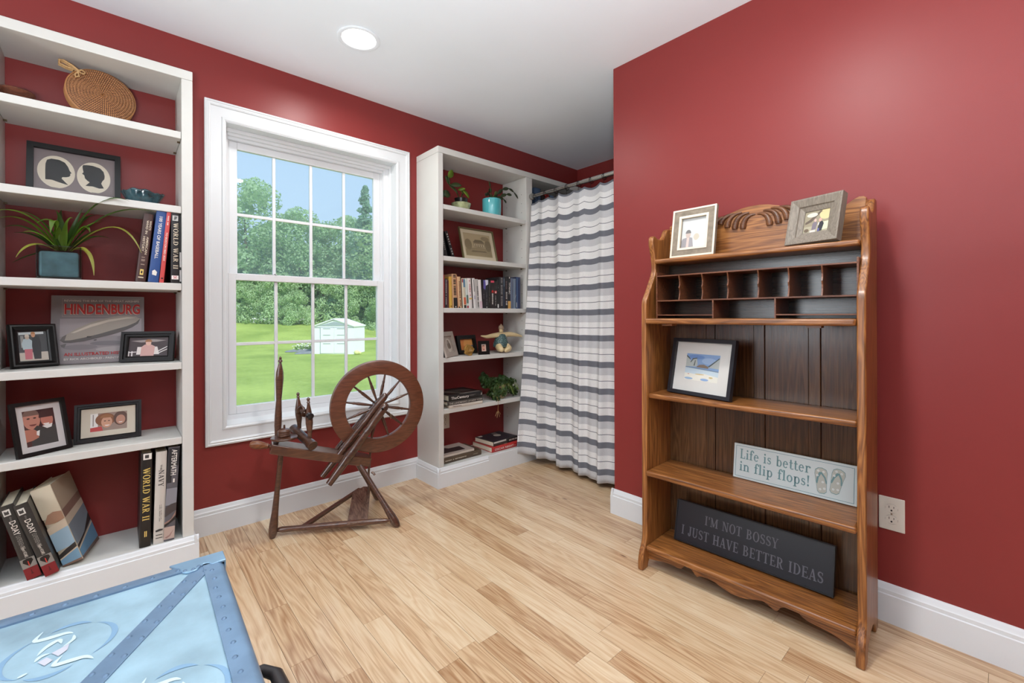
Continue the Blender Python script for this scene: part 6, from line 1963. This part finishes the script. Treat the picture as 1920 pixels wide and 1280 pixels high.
pb = Vector((2.040, 2.500, B2Z[0]))
p3 = thing('holiday_cactus', 'jointed holiday cactus in a glossy teal pot', 'potted plant', pb)
MB().lathe([(0, 0), (.062, 0), (.066, .004), (.069, .06), (.070, .126), (.0685, .131), (.065, .131), (.064, .118), (0, .116)], 48).build('pot', mat('teal_glaze', (86, 176, 182), .12, coat=.6), p3, smooth=40)
MB().lathe([(0, .117), (.064, .119)], 32, cap=False).build('soil', M_SOIL, p3)
M_CACT = mat('cactus_green', (58, 70, 46), .4, noise=.25, nscale=50, trans=(70, 90, 40))
M_CACT2 = mat('cactus_light', (92, 110, 60), .4, noise=.2, nscale=50, trans=(100, 130, 50))
for path, mt in ([[(2.035, 1.925), (2.015, 1.97), (2.0, 2.005), (1.978, 2.04)], M_CACT2], [[(2.045, 1.925), (2.075, 1.975), (2.115, 2.015), (2.165, 2.028), (2.205, 2.005), (2.236, 1.96)], M_CACT], [[(2.03, 1.925), (1.995, 1.96), (1.965, 1.955), (1.945, 1.935)], M_CACT],
                 [[(2.06, 1.925), (2.105, 1.965), (2.155, 1.985), (2.195, 1.985)], M_CACT], [[(2.04, 1.925), (2.05, 1.965), (2.06, 1.99)], M_CACT2], [[(2.025, 1.925), (1.995, 1.965), (1.993, 2.0)], M_CACT], [[(2.05, 1.925), (2.09, 1.95), (2.125, 1.945), (2.14, 1.915)], M_CACT]):
    for k in range(len(path) - 1):
        a, b = path[k], path[k + 1]
        yy = 2.49 - .012 * k
        oval_leaf(p3, Vector((a[0], yy, a[1])) - pb, Vector((b[0], yy - .012, b[1])) - pb, .0125, mt, .05, 'segment')

pb = Vector((2.075, 2.480, B2Z[4]))
p4 = thing('trailing_plant', 'bushy trailing green plant in a small tan pot by the curtain', 'potted plant', pb)
MB().lathe([(0, 0), (.05, 0), (.053, .003), (.062, .095), (.064, .1), (.06, .1), (.058, .09), (0, .088)], 32).build('pot', mat('tan_stoneware', (170, 148, 112), .5), p4, smooth=40)
M_VINE = mat('vine_leaf', (62, 88, 48), .45, noise=.3, nscale=60, trans=(80, 120, 45))
rv_ = random.Random(9)
cl = [(rv_.uniform(-.14, .12), rv_.uniform(-.06, .08), .105 + rv_.uniform(-.02, .06), rv_.uniform(.025, .045)) for _ in range(22)] + [(-.09, -.05, .045, .04), (-.07, -.065, .015, .035), (-.05, -.06, .06, .04), (.10, -.04, .055, .045), (.13, -.03, .03, .035), (.02, -.05, .07, .04), (.0, -.06, .04, .03)]
me = leaf_cloud('foliage', cl, 2600, .011, M_VINE, 4, spread=.3)
fo = bpy.data.objects.new('foliage', me)
COL.objects.link(fo)
fo.parent = p4
fo['kind'] = 'stuff'
vn = MB()
for k in range(26):
    a0 = rv_.uniform(-.1, .14)
    vn.tube(bez((rv_.uniform(-.04, .04), -.02, .1), (a0 * .8, -.07, .15), (a0 * 1.1, -.075, rv_.uniform(.01, .08)), 8), .0012, 5)
vn.build('vines', mat('vine_stem', (124, 146, 70), .5), p4, smooth=60)
vt = MB()
vt.tube([(-.075, -.075, .03), (-.082, -.102, .0), (-.084, -.104, -.04), (-.083, -.100, -.075)], .0012, 5)
for k in range(6):
    a = R(60 * k + 10)
    vt.tube([(-.083, -.1, -.075), (-.083 + .016 * math.cos(a), -.1, -.085 + .016 * math.sin(a)), (-.083 + .024 * math.cos(a), -.1, -.10 + .018 * math.sin(a))], .0013, 5)
vt.build('trailing_shoot', mat('dry_shoot', (160, 120, 80), .6), p4, smooth=60)

# ------------------------------------------------------------------ ornaments on the right bookcase
orn = thing('gilt_ornament', 'rough gilt ornament with an opening, in front of the orange picture', 'ornament', (1.762, 2.408, B2Z[3]), (0, 0, R(-6)))
ro = random.Random(5)
outl = [((.036 + .004 * math.sin(5 * a + 1) + .0025 * math.sin(11 * a)) * math.cos(a), .038 + (.037 + .003 * math.sin(4 * a)) * math.sin(a)) for a in [2 * math.pi * k / 40 for k in range(40)]]
outl = [(a, max(b, 0)) for a, b in outl]
MB().prism(outl, -.008, .008, lambda a, b, n: (a, n - .10 * b * .0, b)).build('body', mat('old_gilt', (164, 128, 66), .4, .55, noise=.3, nscale=60, bump=.8, bscale=60), orn, bevel=.003)
kn = MB(Matrix.Translation((.009, -.009, .036)) @ Matrix.Rotation(R(90), 4, 'X')).torus(.010, .0035, 20, 8)
for k in range(16):
    a = ro.uniform(0, 6.28)
    r_ = ro.uniform(.006, .03)
    kn.ell((r_ * math.cos(a) - .008, r_ * math.sin(a), 0), (.005, .004, .003), 8, 6)
kn.build('relief', MATS['old_gilt'], orn, smooth=60)
drawing(orn, 'inset_picture', basis((0, -.0095, .027), (1, 0, 0), (0, 0, 1), (0, -1, 0)), 1, 1, [((206, 196, 186), oval(.009, .009, .0075, .0085)), ((150, 100, 84), oval(.009, .010, .004, .005))])

fg = thing('figurine', 'ceramic figurine of a round woman in a spotted swimsuit with arms stretched wide', 'figurine', (2.092, 2.455, B2Z[3]), (0, 0, R(-12)))
M_CERAM = mat('cream_ceramic', (206, 184, 140), .3, noise=.06, nscale=30, coat=.3)


def skin_body(name, verts, edges, rads, mt, parent, root=0, levels=2):
    me = bpy.data.meshes.new(name)
    me.from_pydata(verts, edges, [])
    o = bpy.data.objects.new(name, me)
    COL.objects.link(o)
    o.parent = parent
    sk = o.modifiers.new('skin', 'SKIN')
    if not me.skin_vertices:
        bm = bmesh.new()
        bm.from_mesh(me)
        bm.verts.layers.skin.verify()
        bm.to_mesh(me)
        bm.free()
    for i, r in enumerate(rads):
        me.skin_vertices[0].data[i].radius = (r, r) if not isinstance(r, tuple) else r
        me.skin_vertices[0].data[i].use_root = (i == root)
    ss = o.modifiers.new('sub', 'SUBSURF')
    ss.levels = ss.render_levels = levels
    sk.use_smooth_shade = True
    me.materials.append(mt)
    return o


vs = [(0, .012, .050), (0, .012, .085), (0, .012, .118), (0, .012, .138), (0, .010, .150), (0, .006, .168), (0, .004, .180),
      (-.030, .010, .128), (-.075, .006, .124), (-.125, 0, .117), (-.172, -.004, .126), (.030, .010, .130), (.080, .010, .132), (.135, .008, .124), (.180, .004, .112),
      (-.028, -.010, .038), (-.036, -.060, .030), (-.030, -.078, .014), (.030, -.010, .038), (.042, -.050, .032), (.000, -.066, .020), (-.016, -.074, .014)]
es = [(0, 1), (1, 2), (2, 3), (3, 4), (4, 5), (5, 6), (2, 7), (7, 8), (8, 9), (9, 10), (2, 11), (11, 12), (12, 13), (13, 14), (0, 15), (15, 16), (16, 17), (0, 18), (18, 19), (19, 20), (20, 21)]
rd = [.044, .036, .028, .015, .013, .021, .012, .020, .018, .013, .004, .020, .020, .014, .004, .034, .022, .012, .034, .024, .016, .010]
skin_body('body', vs, es, rd, M_CERAM, fg)
M_SUIT = mat('spotted_swimsuit', (44, 66, 68), .5, noise=.0)
nt = M_SUIT.node_tree
vo = nd(nt, 'ShaderNodeTexVoronoi')
vo.inputs['Scale'].default_value = 170
tcx = nd(nt, 'ShaderNodeTexCoord')
nt.links.new(tcx.outputs['Object'], vo.inputs['Vector'])
rr_ = nd(nt, 'ShaderNodeValToRGB')
rr_.color_ramp.elements[0].position = .28
rr_.color_ramp.elements[0].color = (*lin((140, 176, 168)), 1)
rr_.color_ramp.elements[1].position = .36
rr_.color_ramp.elements[1].color = (*lin((46, 68, 70)), 1)
nt.links.new(vo.outputs['Distance'], rr_.inputs[0])
nt.links.new(rr_.outputs[0], nt.nodes['Principled BSDF'].inputs['Base Color'])
MB(Matrix.Translation((0, .012, 0)) @ Matrix.Diagonal((1, .92, 1, 1))).lathe([(.034, .030), (.0585, .044), (.0575, .062), (.051, .08), (.045, .10), (.041, .116), (.034, .131), (.019, .139)], 28, cap=False).build('swimsuit', M_SUIT, fg, smooth=60)
MB(Matrix.Translation((0, .005, .171))).ell((0, .003, .010), (.0205, .022, .020), 16, 10).ell((0, .002, .031), (.008, .008, .006), 10, 8).build('hair', mat('figurine_hair', (150, 128, 104), .5), fg, smooth=60)
mf = MB()
for sx in (-1, 1):
    mf.ell((sx * .007, -.0165, .170), (.0025, .0015, .0015), 8, 6)
mf.ell((0, -.0185, .166), (.003, .004, .004), 8, 6)
mf.build('face', mat('figurine_face_paint', (120, 84, 66), .4), fg, smooth=60)


# ------------------------------------------------------------------ wall outlets
M_PLATE = mat('outlet_plastic', (222, 216, 204), .35)


def outlet(label, loc, yaw):
    t = thing('wall_outlet', label, 'outlet', loc, (0, 0, yaw))
    MB().box(-.0355, -.005, -.058, .0355, 0, .058).build('cover_plate', M_PLATE, t, bevel=.002)
    for s_ in (-1, 1):
        c = s_ * .0195
        pts = [(.0165 * math.copysign(min(1, abs(math.cos(a)) * 1.12), math.cos(a)), c + .0145 * math.sin(a)) for a in [2 * math.pi * k / 28 for k in range(28)]]
        rc = MB().prism(pts, -.0068, -.005, lambda a, b, n: (a, n, b)).build('receptacle', M_PLATE, t)
        sl2 = MB().box(-.0075, -.0071, c + .001, -.0057, -.0067, c + .009).box(.0055, -.0071, c + .002, .0073, -.0067, c + .008)
        sl2.prism(oval(0, c - .0065, .0028, .0032, 12), -.0071, -.0067, lambda a, b, n: (a, n, b))
        sl2.build('slots', mat('slot_dark', (40, 36, 34), .8), rc)
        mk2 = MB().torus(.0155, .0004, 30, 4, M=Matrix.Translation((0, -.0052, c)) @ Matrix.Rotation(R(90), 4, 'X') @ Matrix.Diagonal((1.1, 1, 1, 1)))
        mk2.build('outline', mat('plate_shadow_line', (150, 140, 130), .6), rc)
    MB(Matrix.Translation((0, -.005, 0)) @ Matrix.Rotation(R(90), 4, 'X')).lathe([(0, 0), (.003, 0), (.0028, .0012), (0, .0014)], 14).build('screw', M_NICKEL, t, smooth=40)
    return t


outlet('ivory double outlet on the red wall right of the oak hutch', (XB, .2725, .3825), -math.pi / 2)
outlet('ivory outlet on the red back wall under the book stack shelf', (1.737, YA, .345), 0)
